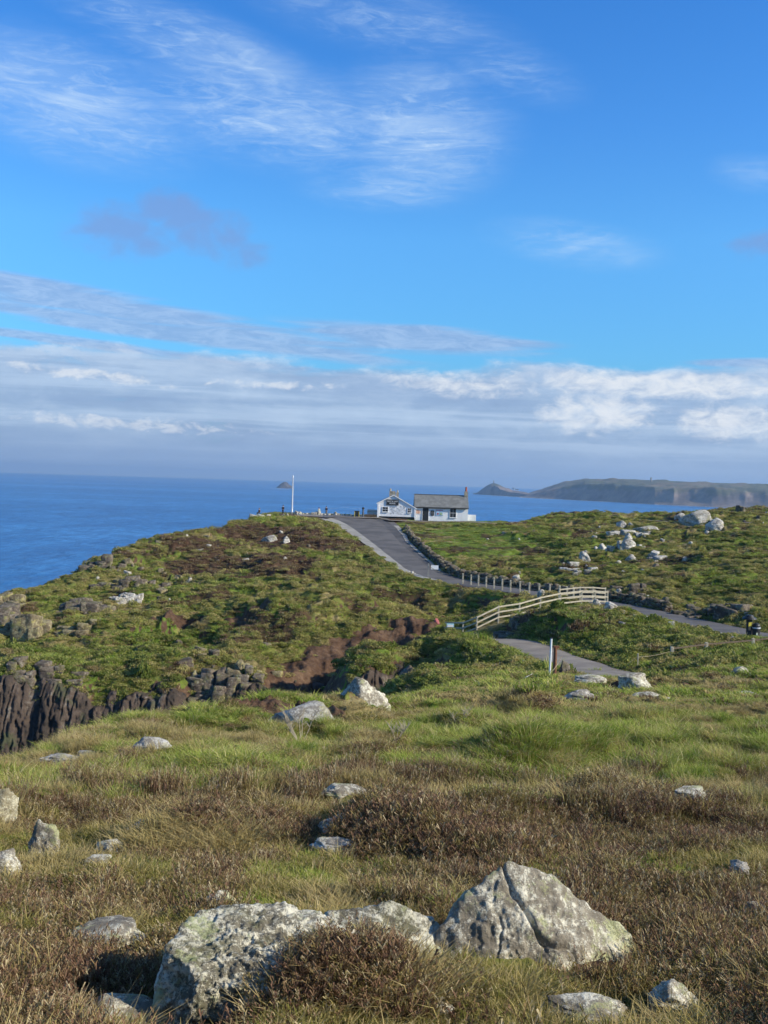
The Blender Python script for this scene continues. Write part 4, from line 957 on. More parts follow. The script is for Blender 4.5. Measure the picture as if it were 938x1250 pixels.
def stone_courses(parent, name, x0, x1, z0, z1, y0, y1, sz, mat, seed=1):
    r = random.Random(seed); mb = MB(); z = z0; MB_ = mb
    mb.box(((x0+x1)/2, (y0+y1)/2, (z0+z1)/2), (x1-x0-.1, y1-y0-.1, z1-z0-.02))
    while z < z1-.02:
        h = min(sz*r.uniform(.8, 1.2), z1-z); x = x0
        while x < x1-.02:
            w = min(sz*r.uniform(1, 2.2), x1-x); mb.box((x+w/2, (y0+y1)/2+r.uniform(-.02, .02), z+h/2), (w-.03, y1-y0+r.uniform(-.03, .05), h-.03)); x += w
        z += h
    return mb.build(name, mat, parent)
K_ = .1555
hp = wp(461, 635, 194.5); HX, HY = hp.x, hp.y
HZ = gz(HX+8, HY)-.05
t = thing('house', 'small white gabled house end with the dark name sign and a stubby chimney', 'house', (HX, HY, HZ), 0, 'two joined white houses')
pts_ = [(0, .72), (7.15, .72), (7.15, 2.35), (2.95, 4.65), (0, 3.2)]
MB().prism(pts_, 0, 7).build('wall', WALLW, t)
MB().box((3.57, 3.6, .30), (6.9, 6.9, .90)).build('plinth', PLINTH, t)
for x in (.06, 7.1): MB().box((x, -.06, 1.55), (.30, .22, 3.3 if x < 1 else 2.0)).build('corner_post', WALLW, t)
for side, (a, b) in enumerate((((-.28, 3.05), (2.95, 4.72)), ((2.95, 4.72), (7.45, 2.24)))):
    mb = MB(); mb.prism([a, b, (b[0], b[1]+.12), (a[0], a[1]+.12)], -.16, 7.15); mb.build('roof', SLATE, t)
mb = MB()
for a, b in (((-.30, 3.10), (2.95, 4.78)), ((2.95, 4.78), (7.47, 2.29))): mb.bar((a[0], -.2, a[1]), (b[0], -.2, b[1]), .05, .16)
mb.build('barge_board', WHITE, t)
ch = stone_courses(t, 'chimney', 2.1, 3.3, 4.2, 5.55, .4, 1.2, .22, CREAM, 4)
mb = MB(); mb.tube((2.3, .8, 5.5), (2.3, .8, 6.05), .17, .14); mb.build('chimney_pot', CREAM, ch)
ch2 = stone_courses(t, 'chimney', 3.4, 3.95, 4.1, 5.35, 1.3, 2.0, .2, CREAM, 5)
MB().tube((3.68, 1.65, 5.3), (3.68, 1.65, 5.75), .15, .12).build('chimney_pot', CREAM, ch2)
window(t, 1.42, 2.05, 1.15, .98, -.05); window(t, 6.0, 1.98, .70, .95, -.05)
sg = MB().box((2.75, -.10, 3.42), (2.35, .08, 1.12)).build('name_sign', BLACK, t)
fr_ = MB()
for dz in (-.53, .53): fr_.box((2.75, -.13, 3.42+dz), (2.3, .04, .05))
for dx in (-1.13, 1.13): fr_.box((2.75+dx, -.13, 3.42), (.04, .04, 1.0))
fr_.build('sign_border', simple_mat('sign_border', (.2, .2, .2), .5), sg)
lettering('FIRST & LAST', .36, (2.75, -.155, 3.60), sg); lettering('HOUSE', .36, (2.75, -.155, 3.22), sg)
# drawn lettering painted in two arcs on the gable wall reads as faint grey scribble; modelled as raised pebbling
mb = MB(); r = random.Random(3)
for k in range(130):
    x, z = r.uniform(2.3, 5.3), r.uniform(1.15, 2.75)
    if z > 4.35-(x-2.95)*.5: continue
    mb.box((x, -.012, z), (r.uniform(.06, .22), .03, r.uniform(.03, .09)), ry=r.uniform(-.6, .6))
mb.build('stonework', simple_mat('wall_grey_stone', (.46, .47, .48), .9), t)

t = thing('house', 'long low white house with slate roof, black door and a red chimney pot', 'house', (HX+7.05, HY+.4, HZ), 0, 'two joined white houses')
W2, D2, E2, R2 = 10.15, 5.6, 2.78, 4.95
MB().prism([(0, .0), (D2, .0), (D2, E2), (D2/2, R2-.1), (0, E2)], 0, W2).build('wall', WALLW, t)
w_ = t.children[0]; w_.rotation_euler = (0, 0, R(90)); w_.location = (W2, 0, 0)
for s in (0, 1):
    a, b = (((-.3, E2-.12), (D2/2, R2)) if s == 0 else ((D2/2, R2), (D2+.3, E2-.12)))
    rf = MB().prism([a, b, (b[0], b[1]+.11), (a[0], a[1]+.11)], -.1, W2+.12).build('roof', SLATE, t); rf.rotation_euler = (0, 0, R(90)); rf.location = (W2, 0, 0)
mb = MB(); r = random.Random(8)
for k in range(1, 14):                           # slate courses standing a little proud
    f = k/14; y, z = -.3+(D2/2+.3)*f, E2-.12+(R2-E2+.12)*f+.125; mb.box((W2/2-.01, y, z), (W2+.2, .22, .014), rx=math.atan2(R2-E2+.12, D2/2+.3))
mb.build('slate_courses', SLATE, t)
MB().box((W2/2, D2/2, R2+.13), (W2+.25, .30, .10)).build('ridge', simple_mat('ridge_tiles', (.09, .09, .09), .8, .2), t)
mb = MB(); mb.tube((-.05, -.34, E2-.16), (W2+.05, -.34, E2-.16), .09); mb.build('gutter', BLACK, t)
ch = stone_courses(t, 'chimney', W2-.62, W2+.06, 3.4, 5.9, D2/2-.45, D2/2+.45, .25, CREAM, 9)
MB().tube((W2-.28, D2/2, 5.85), (W2-.28, D2/2, 6.75), .2, .17).build('chimney_pot', TERRA, ch)
d_ = MB().box((2.05, -.05, 1.36), (1.12, .08, 2.66)).build('door', BLACK, t)
MB().ball((1.62, -.12, 1.25), .05).build('handle', simple_mat('brass', (.5, .38, .15), .4, metal=1), d_)
fr_ = MB().box((1.44, -.04, 1.38), (.09, .13, 2.76)).box((2.66, -.04, 1.38), (.09, .13, 2.76)); fr_.build('door_frame', WHITE, t)
nb = MB().box((3.35, -.06, 1.62), (.66, .08, .98)).build('notice_board', BLACK, t)
MB().box((3.35, -.11, 1.62), (.5, .02, .14)).box((3.35, -.11, 1.35), (.44, .02, .06)).box((3.35, -.11, 1.85), (.40, .02, .06)).build('notice', simple_mat('notice_grey', (.16, .17, .18), .6), nb)
po = MB().box((4.72, -.05, 1.72), (1.35, .06, 1.15)).build('poster', simple_mat('poster_ground', (.50, .62, .72), .5, .5, 1.6, col2=(.24, .42, .60)), t)
MB().box((4.72, -.09, 2.17), (1.2, .02, .18)).build('poster_heading', simple_mat('poster_red', (.55, .22, .25), .6), po)
MB().tube((4.4, -.085, 1.5), (4.4, -.10, 1.5), .18).build('poster_mark', simple_mat('poster_dot', (.35, .05, .06), .6), po)
MB().box((5.0, -.09, 1.5), (.5, .02, .5)).build('poster_map', simple_mat('poster_map', (.55, .6, .35), .6, .5, 6, col2=(.1, .3, .2)), po)
op = MB().box((.62, -.05, 1.75), (1.02, .06, .75)).build('poster', simple_mat('cream_board', (.72, .62, .50), .6), t)
mb = MB()
for z, w in ((2.0, .8), (1.83, .6), (1.66, .85), (1.5, .5)): mb.box((.62, -.09, z), (w, .02, .08))
mb.build('poster_lines', simple_mat('orange_print', (.62, .22, .10), .6), op)
window(t, 7.28, 1.72, 1.25, 1.75, -.05)
MB().box((W2/2, -.03, .06), (W2, .08, .14)).build('base_strip', PLINTH, t)
# stump of low white wall and the timber enclosure
yw = HY+1.5; o = MB().box((0, 0, .5), (1.6, .35, 1.5)).bevel(.04).build('garden_wall', WALLW); o.location = (HX+18.0, yw, gz(HX+18, yw)); tag(o, 'low white wall at the right end of the long house', 'wall')
mb = MB(); o = stone_courses(None, 'low_wall', 0, 2.2, -.4, 1.02, 0, .35, .22, OLDTIMBER, 12); o.location = (HX-2.45, HY-.8, HZ+.02); tag(o, 'dark brown low wall at the left of the gabled house', 'wall')
t = thing('board_fence', 'pale upright board fence behind the brown low wall', 'fence', (HX-1.9, HY+.6, HZ)); mb = MB()
for k in range(11): mb.box((k*.17, 0, .95+.03*(k % 2)), (.13, .05, 1.9))
mb.build('board', TIMBER, t); MB().box((.85, .06, .6), (1.95, .05, .1)).box((.85, .06, 1.5), (1.95, .05, .1)).build('rail', TIMBER, t)
t = thing('gate_post', 'round-headed dark post beside the brown low wall', 'post', (HX-2.75, HY-1.0, HZ)); MB().tube((0, 0, -.3), (0, 0, 2.05), .16, .15).build('shaft', simple_mat('grey_post', (.12, .12, .13), .8, .3), t); MB().ball((0, 0, 2.15), .24).build('head', BLACK, t)
t = thing('litter_bin', 'dark square bin with yellow edges left of the house', 'bin', (HX-3.95, HY+.4, HZ)); MB().box((0, 0, .75), (.95, .8, 1.5)).bevel(.04).build('body', PLINTH, t)
MB().box((-.42, -.43, .75), (.12, .06, 1.4)).box((.42, -.43, .75), (.12, .06, 1.4)).build('yellow_edge', simple_mat('yellow_paint', (.62, .48, .06), .5), t); MB().box((0, 0, 1.54), (1.0, .86, .1)).build('lid', BLACK, t)

# flagpole
p = wp(356.6, 628, 199); t = thing('flagpole', 'tall white flagpole standing on the viewpoint against the sea', 'flagpole', (p.x, p.y, gz(p.x, p.y)))
MB().tube((0, 0, 0), (0, 0, 7.3), .17, .11).build('pole', WHITE, t); MB().ball((0, 0, 7.38), .15).build('finial', WHITE, t)
MB().tube((0, 0, -.4), (0, 0, .35), .4, .36).build('base', CREAM, t); MB().chain([(.14, -.15, 1.1), (.15, -.14, 4), (.1, -.1, 7.1)], .012).build('halyard', TIMBER, t)

# people at the viewpoint
def skin_body(name, joints, edges, mat, parent=None, sub=1):
    me_ = bpy.data.meshes.new(name); me_.from_pydata([j[0] for j in joints], edges, []); o = bpy.data.objects.new(name, me_); C.objects.link(o)
    o.modifiers.new('skin', 'SKIN'); sv = me_.skin_vertices[0].data
    for k, j in enumerate(joints): sv[k].radius = (j[1], j[1] if len(j) < 3 else j[2]); sv[k].use_root = (k == 0)
    s_ = o.modifiers.new('sub', 'SUBSURF'); s_.levels = sub; s_.render_levels = sub
    bpy.context.view_layer.update(); dg = bpy.context.evaluated_depsgraph_get(); m2 = bpy.data.meshes.new_from_object(o.evaluated_get(dg)); bpy.data.objects.remove(o)
    m2.materials.clear(); m2.materials.append(mat)
    for q_ in m2.polygons: q_.use_smooth = True
    o = link(name, m2, None, parent); return o
SKIN = simple_mat('skin', (.50, .30, .21), .6)
def person(loc, rz, top, trousers, hair, label, sit=False, lean=0):
    t = thing('person', label, 'person', loc, rz); hz = .5 if sit else .92
    J = [((0, 0, hz), .13, .10), ((0, 0, hz+.22), .12, .09), ((0, lean*.4, hz+.45), .16, .10), ((0, lean*.5, hz+.57), .055), ((0, lean*.6, hz+.66), .075, .09), ((0, lean*.6, hz+.76), .08, .095)]
    E = [(0, 1), (1, 2), (2, 3), (3, 4), (4, 5)]
    for s in (-1, 1):
        b = len(J)
        J += [((s*.19, lean*.4, hz+.47), .055), ((s*.24, lean*.4+.02, hz+.2), .042), ((s*.20, lean*.4-.12, hz+.02), .03), ((s*.19, lean*.4-.18, hz-.05), .032, .02)]
        E += [(2, b), (b, b+1), (b+1, b+2), (b+2, b+3)]
        if sit: J += [((s*.10, 0, hz-.03), .09), ((s*.12, -.42, hz), .065), ((s*.12, -.46, .08), .042), ((s*.12, -.6, .04), .04, .03)]
        else: J += [((s*.10, 0, hz-.08), .09), ((s*.11, -.02, .48), .06), ((s*.11, .02, .08), .04), ((s*.12, -.13, .04), .04, .03)]
        E += [(0, b+4), (b+4, b+5), (b+5, b+6), (b+6, b+7)]
    skin_body('body', J, E, SKIN, t)
    cj = [((0, 0, hz+.02), .15, .12), ((0, 0, hz+.22), .145, .115), ((0, lean*.4, hz+.46), .18, .12)]; ce = [(0, 1), (1, 2)]
    for s in (-1, 1): b = len(cj); cj += [((s*.20, lean*.4, hz+.48), .075), ((s*.25, lean*.4+.02, hz+.2), .06), ((s*.205, lean*.4-.11, hz+.04), .045)]; ce += [(2, b), (b, b+1), (b+1, b+2)]
    skin_body('jacket', cj, ce, top, t)
    tj = [((0, 0, hz+.02), .15, .12)]; te = []
    for s in (-1, 1):
        b = len(tj); tj += [((s*.10, 0, hz-.08), .10), ((s*.11, -.02, .48), .075), ((s*.11, .02, .13), .055)] if not sit else [((s*.10, -.05, hz-.03), .10), ((s*.12, -.42, hz), .08), ((s*.12, -.46, .13), .055)]
        te += [(0, b), (b, b+1), (b+1, b+2)]
    skin_body('trousers', tj, te, trousers, t)
    MB().ball((0, lean*.6+.015, hz+.80), .108, (1, 1.15, .95)).build('hair', hair, t, True)
    MB().ball((0, lean*.6-.115, hz+.73), .018, (1, 1.2, 1.4), 5).build('nose', SKIN, t, True)
    return t
def cl(n, c): return simple_mat(n, c, .9, .2, 8)
def put_person(px, py, d, **kw): p = wp(px, py, d); return person((p.x, p.y, gz(p.x, p.y)+kw.pop('up', 0)), kw.pop('rz'), **kw)
put_person(398.5, 628, 199, rz=2.6, top=cl('dark_coat', (.03, .03, .045)), trousers=cl('tan_trousers', (.26, .19, .12)), hair=cl('black_hair', (.02, .015, .012)), label='person in a dark coat and tan trousers standing at the viewpoint right of the flagpole')
put_person(345.5, 629, 197, rz=-.5, top=cl('brown_coat', (.09, .05, .035)), trousers=cl('navy_trousers', (.03, .035, .06)), hair=cl('dark_hair', (.03, .02, .015)), label='person in a brown coat standing just left of the flagpole')
put_person(389.5, 628, 202, rz=.4, top=cl('pale_green_coat', (.45, .55, .45)), trousers=cl('grey_trousers', (.10, .10, .12)), hair=cl('brown_hair', (.07, .04, .025)), label='person in a pale green coat sitting low on the edging stones', sit=True, up=.05)
put_person(316.5, 633, 194, rz=-.8, top=cl('rust_coat', (.22, .12, .07)), trousers=cl('dark_trousers', (.04, .035, .03)), hair=cl('fair_hair', (.25, .17, .09)), label='person in a rust coat sitting on the stone heap left of the flagpole', sit=True, up=-.05)

# rope fence on posts along the road
def post_line(t, pts3, h, w, mat, name='post', cap=None):
    for x, y, z in pts3:
        z0 = min(z, gz(x+t.location.x, y+t.location.y)-t.location.z)-.15
        MB().box((x, y, (z0+z+h)/2), (w, w, h+z-z0)).bevel(w*.12, 1).build(name, mat, t)
def sag(a, b, s, n=8): a, b = Vector(a), Vector(b); return [a.lerp(b, i/n)-Vector((0, 0, s*4*(i/n)*(1-i/n))) for i in range(n+1)]
PP = [(565, 711, 118), (575, 713, 116.5), (584, 714.7, 115), (593.5, 716.5, 113.5), (603, 718, 112), (613, 720.5, 110), (623, 723, 108), (634.6, 725.3, 106.5), (646, 727, 104.5), (658, 729, 103), (671, 729.5, 101.5), (683, 731, 100), (692, 732, 99), (700, 733, 98)]
pts_ = [wp(*a) for a in PP]; o0 = pts_[0]; t = thing('rope_fence', 'line of pale square posts with a rope along the near side of the road', 'fence', o0)
loc = []
for p_ in pts_: g_ = gz(p_.x, p_.y); loc.append((p_.x-o0.x, p_.y-o0.y, g_-o0.z))
t.location = o0; PALET = simple_mat('pale_timber', (.50, .45, .33), .85, .3, 6)
post_line(t, loc, 1.3, .17, PALET)
mb = MB()
for a, b in zip(loc[:-1], loc[1:]): mb.chain(sag((a[0], a[1], a[2]+1.15), (b[0], b[1], b[2]+1.15), .06), .022); mb.chain(sag((a[0], a[1], a[2]+.65), (b[0], b[1], b[2]+.65), .06), .022)
mb.build('rope', TIMBER, t)
# the barrier where the road narrows
a, b = wp(522.6, 716, 124), wp(553, 706, 121); t = thing('rope_barrier', 'grey post with a rope and small white plate at the bend of the road', 'barrier', (a.x, a.y, gz(a.x, a.y)))
MB().box((0, 0, .75), (.2, .2, 1.9)).build('post', simple_mat('grey_timber', (.3, .29, .27), .9, .3), t)
e = Vector((b.x-a.x, b.y-a.y, gz(b.x, b.y)-t.location.z+.9)); MB().chain(sag((0, 0, 1.45), e, .35), .03).build('rope', TIMBER, t); MB().box((.75, -.03, 1.25), (.9, .04, .5)).build('plate', WHITE, t)

# timber rail fence down to the footbridge
FP = [(543, 776, 87.5), (565, 776.5, 86.2), (582, 770, 85.2), (608.5, 757, 86), (634, 753, 87), (659.5, 745.5, 88.5), (684, 740, 90), (710, 737, 91), (726, 737, 91.5), (741.5, 738, 92)]
pts_ = [wp(*a) for a in FP]; o0 = pts_[0].copy(); o0.z = gz(o0.x, o0.y); t = thing('rail_fence', 'three-railed timber fence climbing from the footpath towards the road', 'fence', o0); loc = []
for (px, py, d), p_ in zip(FP, pts_): loc.append((p_.x-o0.x, p_.y-o0.y, p_.z-o0.z))
post_line(t, [l for i_, l in enumerate(loc) if i_ != 0], 1.22, .13, PALET)
for zz in (1.14, .70, .26):
    mb = MB()
    for a, b in zip(loc[:-1], loc[1:]): mb.bar((a[0], a[1]-.09, a[2]+zz), (b[0], b[1]-.09, b[2]+zz), .05, .12)
    mb.build('rail', PALET, t)
# back side of the same little bridge
t2 = thing('rail_fence', 'short second rail fence behind the right end of the long timber fence', 'fence', o0)
lo2 = [(l[0]+.2, l[1]+1.9, l[2]+.15) for l in loc[6:]]; post_line(t2, lo2, 1.2, .12, PALET)
for zz in (1.12, .68, .25):
    mb = MB()
    for a, b in zip(lo2[:-1], lo2[1:]): mb.bar((a[0], a[1]-.09, a[2]+zz), (b[0], b[1]-.09, b[2]+zz), .05, .11)
    mb.build('rail', PALET, t2)
t3 = thing('safety_sign', 'small pale blue notice on the left end of the timber fence', 'sign', (o0.x+.45, o0.y-.16, o0.z+.72))
MB().box((0, 0, 0), (.62, .03, .55)).build('panel', simple_mat('sign_blue', (.35, .62, .75), .5), t3); MB().box((0, -.02, .05), (.5, .02, .25)).build('white_band', WHITE, t3)
MB().box((-.2, .05, -.3), (.05, .05, 1.0)).build('stake', TIMBER, t3)
p = hit(533, 759, 55); mb = MB(); b_ = mb.b
t4 = rock('rock', 'small pinkish red rock left of the timber fence', 528, 753, 538, 761, simple_mat('red_rock', (.42, .12, .12), .8, .4), 2, .8, lo=55)

# white marker pole with a rope, and the brown stump behind it
p = wp(670.8, 829, 50.5); g_ = gz(p.x, p.y); t = thing('marker_pole', 'slim white pole standing by the bend of the footpath', 'pole', (p.x, p.y, g_))
hh = p.z+2.02-g_; ov = MB().tube((0, 0, -.3), (.03, 0, hh), .055, .05).build('pole', WHITE, t); MB().tube((.03, 0, hh), (.03, 0, hh+.03), .06).build('cap', BLACK, t)
t = thing('rope', 'thin pale rope running over the turf to the foot of the white pole', 'rope', (p.x, p.y, g_))
rp = [(636, 838, 49), (642, 838, 49), (650, 835, 49.6), (656, 831.5, 50), (664, 830, 50.2), (671, 828.5, 50.4), (678, 826, 50.6), (682, 823, 50.8)]; rp = [wp(*a) for a in rp]
MB().chain([Vector((q_.x-p.x, q_.y-p.y, gz(q_.x, q_.y)-g_+.10)) for q_ in rp], .025).build('cord', simple_mat('pale_rope', (.55, .55, .47), .9), t)
t = thing('rope', 'thin rope slung from the brown stump down to the white pole', 'rope', (p.x, p.y, g_)); MB().chain(sag((.05, .1, .35), (.75, 1.0, 1.05), .12), .018).build('cord', TIMBER, t)
p2 = wp(677.5, 812, 53); g2 = gz(p2.x, p2.y); t = thing('wooden_stump', 'short rusty brown post just right of the white pole', 'post', (p2.x, p2.y, g2)); hh = p2.z+.95-g2
MB().tube((0, 0, -.2), (0, 0, hh), .10, .09).build('shaft', simple_mat('rusty_brown', (.20, .085, .045), .9, .3), t); MB().box((.05, 0, hh), (.3, .14, .12)).build('head', simple_mat('rusty_brown2', (.24, .10, .05), .9, .3), t)

# low wire and rail fence by the right
FP = [(778.6, 812.6, 61), (820, 804.5, 62), (862, 799, 63), (919, 794, 64), (975, 787, 65)]
pts_ = [wp(*a) for a in FP]; o0 = pts_[0].copy(); o0.z = gz(o0.x, o0.y); t = thing('low_fence', 'low dark rail fence with short square posts at the right', 'fence', o0); loc = [(q_.x-o0.x, q_.y-o0.y, max(gz(q_.x, q_.y), q_.z-.1)-o0.z) for q_ in pts_]
post_line(t, loc[:1], .85, .07, PALET)
post_line(t, loc[1:], .85, .19, PALET)
for zz in (.74, .42):
    mb = MB()
    for a, b in zip(loc[1:-1], loc[2:]): mb.bar((a[0], a[1]-.05, a[2]+zz), (b[0], b[1]-.05, b[2]+zz), .05, .09)
    mb.build('rail', OLDTIMBER, t)
MB().chain(sag((loc[0][0], loc[0][1], loc[0][2]+.62), (loc[1][0], loc[1][1], loc[1][2]+.6), .08), .015).chain(sag((loc[0][0], loc[0][1], loc[0][2]+.6), (loc[0][0]-1.1, loc[0][1], loc[0][2]-.05), .02), .012).build('wire', TIMBER, t)

# bins by the road at the right
p = wp(914, 780, 70.5); g_ = gz(p.x, p.y)
t = thing('info_post', 'black post with a round dark top and a yellow plate beside the litter bin', 'post', (p.x, p.y, g_)); MB().box((0, 0, .72), (.36, .2, 1.5)).bevel(.03).build('body', BLACK, t)
MB().tube((0, 0, 1.45), (0, 0, 1.56), .5, .42, 20).tube((0, 0, 1.56), (0, 0, 1.72), .34, .22, 20).build('cap', BLACK, t); MB().box((.02, -.12, 1.08), (.2, .04, .3)).build('yellow_plate', simple_mat('yellow_plate', (.75, .62, .08), .5), t); MB().box((0, -.12, .78), (.14, .04, .22)).build('orange_plate', simple_mat('orange_plate', (.55, .28, .14), .6), t)
t = thing('litter_bin', 'black litter bin with a pale rim and domed hood by the right of the road', 'bin', (p.x+.46, p.y-.1, g_))
MB().tube((0, 0, 0), (0, 0, .82), .24, .27, 24).build('body', BLACK, t); MB().tube((0, 0, .82), (0, 0, .90), .285, .285, 24).build('rim', simple_mat('pale_rim', (.55, .58, .62), .4), t)
MB().ball((0, 0, .98), .27, (1, 1, .8)).build('hood', BLACK, t, True); MB().box((-.03, -.265, .46), (.10, .04, .17)).build('label_plate', simple_mat('pale_plate', (.6, .68, .55), .6), t)
MB().box((0, 0, -.02), (.6, .6, .1)).build('foot', simple_mat('slab', (.4, .4, .38), .9), t)
o = MB().box((0, 0, .15), (.62, .45, .42)).bevel(.03).build('grit_box', BLACK); o.location = (p.x-.12, p.y-.55, g_); tag(o, 'low black box in front of the black post and litter bin', 'box')
p = wp(735, 629, 196); o = MB().box((0, 0, .3), (.5, .5, 1.2)).bevel(.05).build('trig_pillar', WHITE); o.location = (p.x, p.y, gz(p.x, p.y)); tag(o, 'tiny white pillar on the right skyline against the sea', 'pillar')
# dead plant stalks in the near slope
def stalks(px, py, h, n, seed, label):
    p = hit(px, py, 20); r = random.Random(seed); t = thing('dead_shrub', label, 'shrub', p); mb = MB()
    for k in range(n):
        a = r.uniform(-.8, .8); b = Vector((0, 0, 0)); l = h*r.uniform(.6, 1)
        m1 = Vector((math.sin(a)*l*.5, r.uniform(-.1, .1), l*.5)); e = m1+Vector((math.sin(a*1.2)*l*.35, r.uniform(-.1, .1), l*.5*math.cos(a*.4)))
        mb.tube(b, m1, .012, .008, 5); mb.tube(m1, e, .008, .003, 5)
        for j in range(6): q_ = m1.lerp(e, r.uniform(0, .8)); mb.tube(q_, q_+Vector((r.uniform(-.15, .15), r.uniform(-.05, .05), r.uniform(.08, .2))), .008, .003, 4)
    mb.build('stem', simple_mat('bleached_stem', (.42, .36, .26), .9), t)
stalks(368, 912, .95, 9, 1, 'bleached bare shrub left of the dark-faced boulder'); stalks(484, 905, .5, 6, 2, 'small bleached shrub below the dark-faced boulder'); stalks(560, 893, .6, 3, 3, 'few bare upright stalks in the lush grass')
# ------------------------------------------------------------------ grass, heather and scrub (stuff)
def veg_mat(name, root, mid_, tip, var, transl=.25, rnd2=None):
    m = bpy.data.materials.new(name); m.use_nodes = True; g = NT(m.node_tree); g.n.clear()
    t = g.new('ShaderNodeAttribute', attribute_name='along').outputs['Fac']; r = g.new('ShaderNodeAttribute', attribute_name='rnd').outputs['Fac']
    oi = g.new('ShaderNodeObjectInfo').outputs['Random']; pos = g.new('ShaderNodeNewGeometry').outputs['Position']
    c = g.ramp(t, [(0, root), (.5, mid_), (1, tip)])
    k = g.m('ADD', g.m('ADD', g.m('MULTIPLY', oi, .30), g.m('MULTIPLY', r, .35)), g.m('MULTIPLY', g.noise(pos, .8, 3, .6), .45))
    c = g.mix(g.mr(k, .38, .75, 0, .85), c, (*var, 1))
    if rnd2: c = g.mix(g.mr(r, .86, .9), c, (*rnd2, 1))
    br = g.m('ADD', .62, g.m('MULTIPLY', g.m('ADD', r, oi), .38)); c = g.mix(1, c, g.comb(br, br, br), 'MULTIPLY')
    d = g.new('ShaderNodeBsdfDiffuse'); g.put(d.inputs[0], c); tr = g.new('ShaderNodeBsdfTranslucent'); g.put(tr.inputs[0], c)
    ms = g.new('ShaderNodeMixShader'); ms.inputs[0].default_value = transl; g.l.new(d.outputs[0], ms.inputs[1]); g.l.new(tr.outputs[0], ms.inputs[2])
    o = g.new('ShaderNodeOutputMaterial'); g.l.new(ms.outputs[0], o.inputs[0]); return m
VM = {
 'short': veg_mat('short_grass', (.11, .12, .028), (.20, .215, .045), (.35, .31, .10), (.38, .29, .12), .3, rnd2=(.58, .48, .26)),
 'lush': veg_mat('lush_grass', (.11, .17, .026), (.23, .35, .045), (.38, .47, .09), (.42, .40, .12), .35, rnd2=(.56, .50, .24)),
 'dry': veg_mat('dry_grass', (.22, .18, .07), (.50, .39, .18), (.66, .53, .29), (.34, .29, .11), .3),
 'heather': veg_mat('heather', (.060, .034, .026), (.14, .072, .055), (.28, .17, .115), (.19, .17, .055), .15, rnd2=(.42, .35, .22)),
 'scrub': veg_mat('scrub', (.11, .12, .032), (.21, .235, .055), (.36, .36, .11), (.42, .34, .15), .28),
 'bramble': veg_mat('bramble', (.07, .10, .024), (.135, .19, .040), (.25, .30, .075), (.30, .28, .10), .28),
}
def clump(name, mat, n, rad, h0, h1, wid, lean, seed, twig=0, leafy=0, dome=0.0):
    r = np.random.default_rng(seed); V = []; Q = []; T = []; AL = []; RN = []; b = 0
    ang = r.uniform(0, 2*np.pi, n); rr_ = rad*np.sqrt(r.uniform(0, 1, n)); h = r.uniform(h0, h1, n)*(1-.5*dome*(rr_/rad)**2)
    for k in range(n):
        x, y = math.cos(ang[k])*rr_[k], math.sin(ang[k])*rr_[k]; la = ang[k]+r.normal(0, .9); l = abs(r.normal(lean, lean*.6))*h[k]+.25*h[k]*rr_[k]/rad
        dx, dy = math.cos(la), math.sin(la); fa = r.uniform(0, np.pi); wx, wy = math.cos(fa)*wid/2, math.sin(fa)*wid/2; rv = r.uniform()
        P_ = [(x-wx, y-wy, -.02), (x+wx, y+wy, -.02), (x+dx*l*.3-wx*.85, y+dy*l*.3-wy*.85, h[k]*.5), (x+dx*l*.3+wx*.85, y+dy*l*.3+wy*.85, h[k]*.5),
              (x+dx*l-wx*.12, y+dy*l-wy*.12, h[k]*(1-.18*lean)), (x+dx*l+wx*.12, y+dy*l+wy*.12, h[k]*(1-.18*lean))]
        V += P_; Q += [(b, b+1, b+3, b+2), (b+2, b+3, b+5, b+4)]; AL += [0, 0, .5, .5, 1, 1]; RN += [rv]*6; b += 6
        for j in range(twig):
            s = r.uniform(.25, 1); px_, py_, pz_ = x+dx*l*s*s, y+dy*l*s*s, h[k]*s*.95; a2 = r.uniform(0, 6.28); L = h[k]*r.uniform(.12, .26); w2 = wid*1.5
            ex, ey = math.cos(a2)*L*.7, math.sin(a2)*L*.7; q2 = r.uniform(0, 3.14); ox, oy = math.cos(q2)*w2/2, math.sin(q2)*w2/2
            V += [(px_-ox*.4, py_-oy*.4, pz_), (px_+ox*.4, py_+oy*.4, pz_), (px_+ex+ox, py_+ey+oy, pz_+L*.75), (px_+ex-ox, py_+ey-oy, pz_+L*.75)]
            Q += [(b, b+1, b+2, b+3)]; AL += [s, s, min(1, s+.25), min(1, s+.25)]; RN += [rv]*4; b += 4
    if leafy:
        for k in range(leafy):      # small leaves through a low dome
            u_, v_ = r.uniform(0, 2*np.pi), r.uniform(0, 1)**.5; zz = math.sqrt(max(0, 1-v_*v_)); s = r.uniform(.45, 1)**.4
            c_ = np.array([math.cos(u_)*v_*rad*s, math.sin(u_)*v_*rad*s, zz*h1*s*(.75+.35*math.sin(u_*3+seed))+h0*.1]); a = r.normal(size=3); a /= np.linalg.norm(a); bb = np.cross(a, r.normal(size=3)); bb /= np.linalg.norm(bb); L = wid*r.uniform(1.6, 3.4)
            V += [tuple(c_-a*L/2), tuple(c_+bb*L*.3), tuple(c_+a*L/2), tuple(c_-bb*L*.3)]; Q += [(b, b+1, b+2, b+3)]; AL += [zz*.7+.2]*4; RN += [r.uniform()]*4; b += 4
    me_ = np_mesh(name, V, quads=Q, smooth=False)
    for nm, dat in (('along', AL), ('rnd', RN)): at = me_.attributes.new(nm, 'FLOAT', 'POINT'); at.data.foreach_set('value', np.array(dat, np.float32))
    me_.materials.append(VM[mat]); return bpy.data.objects.new(name, me_)
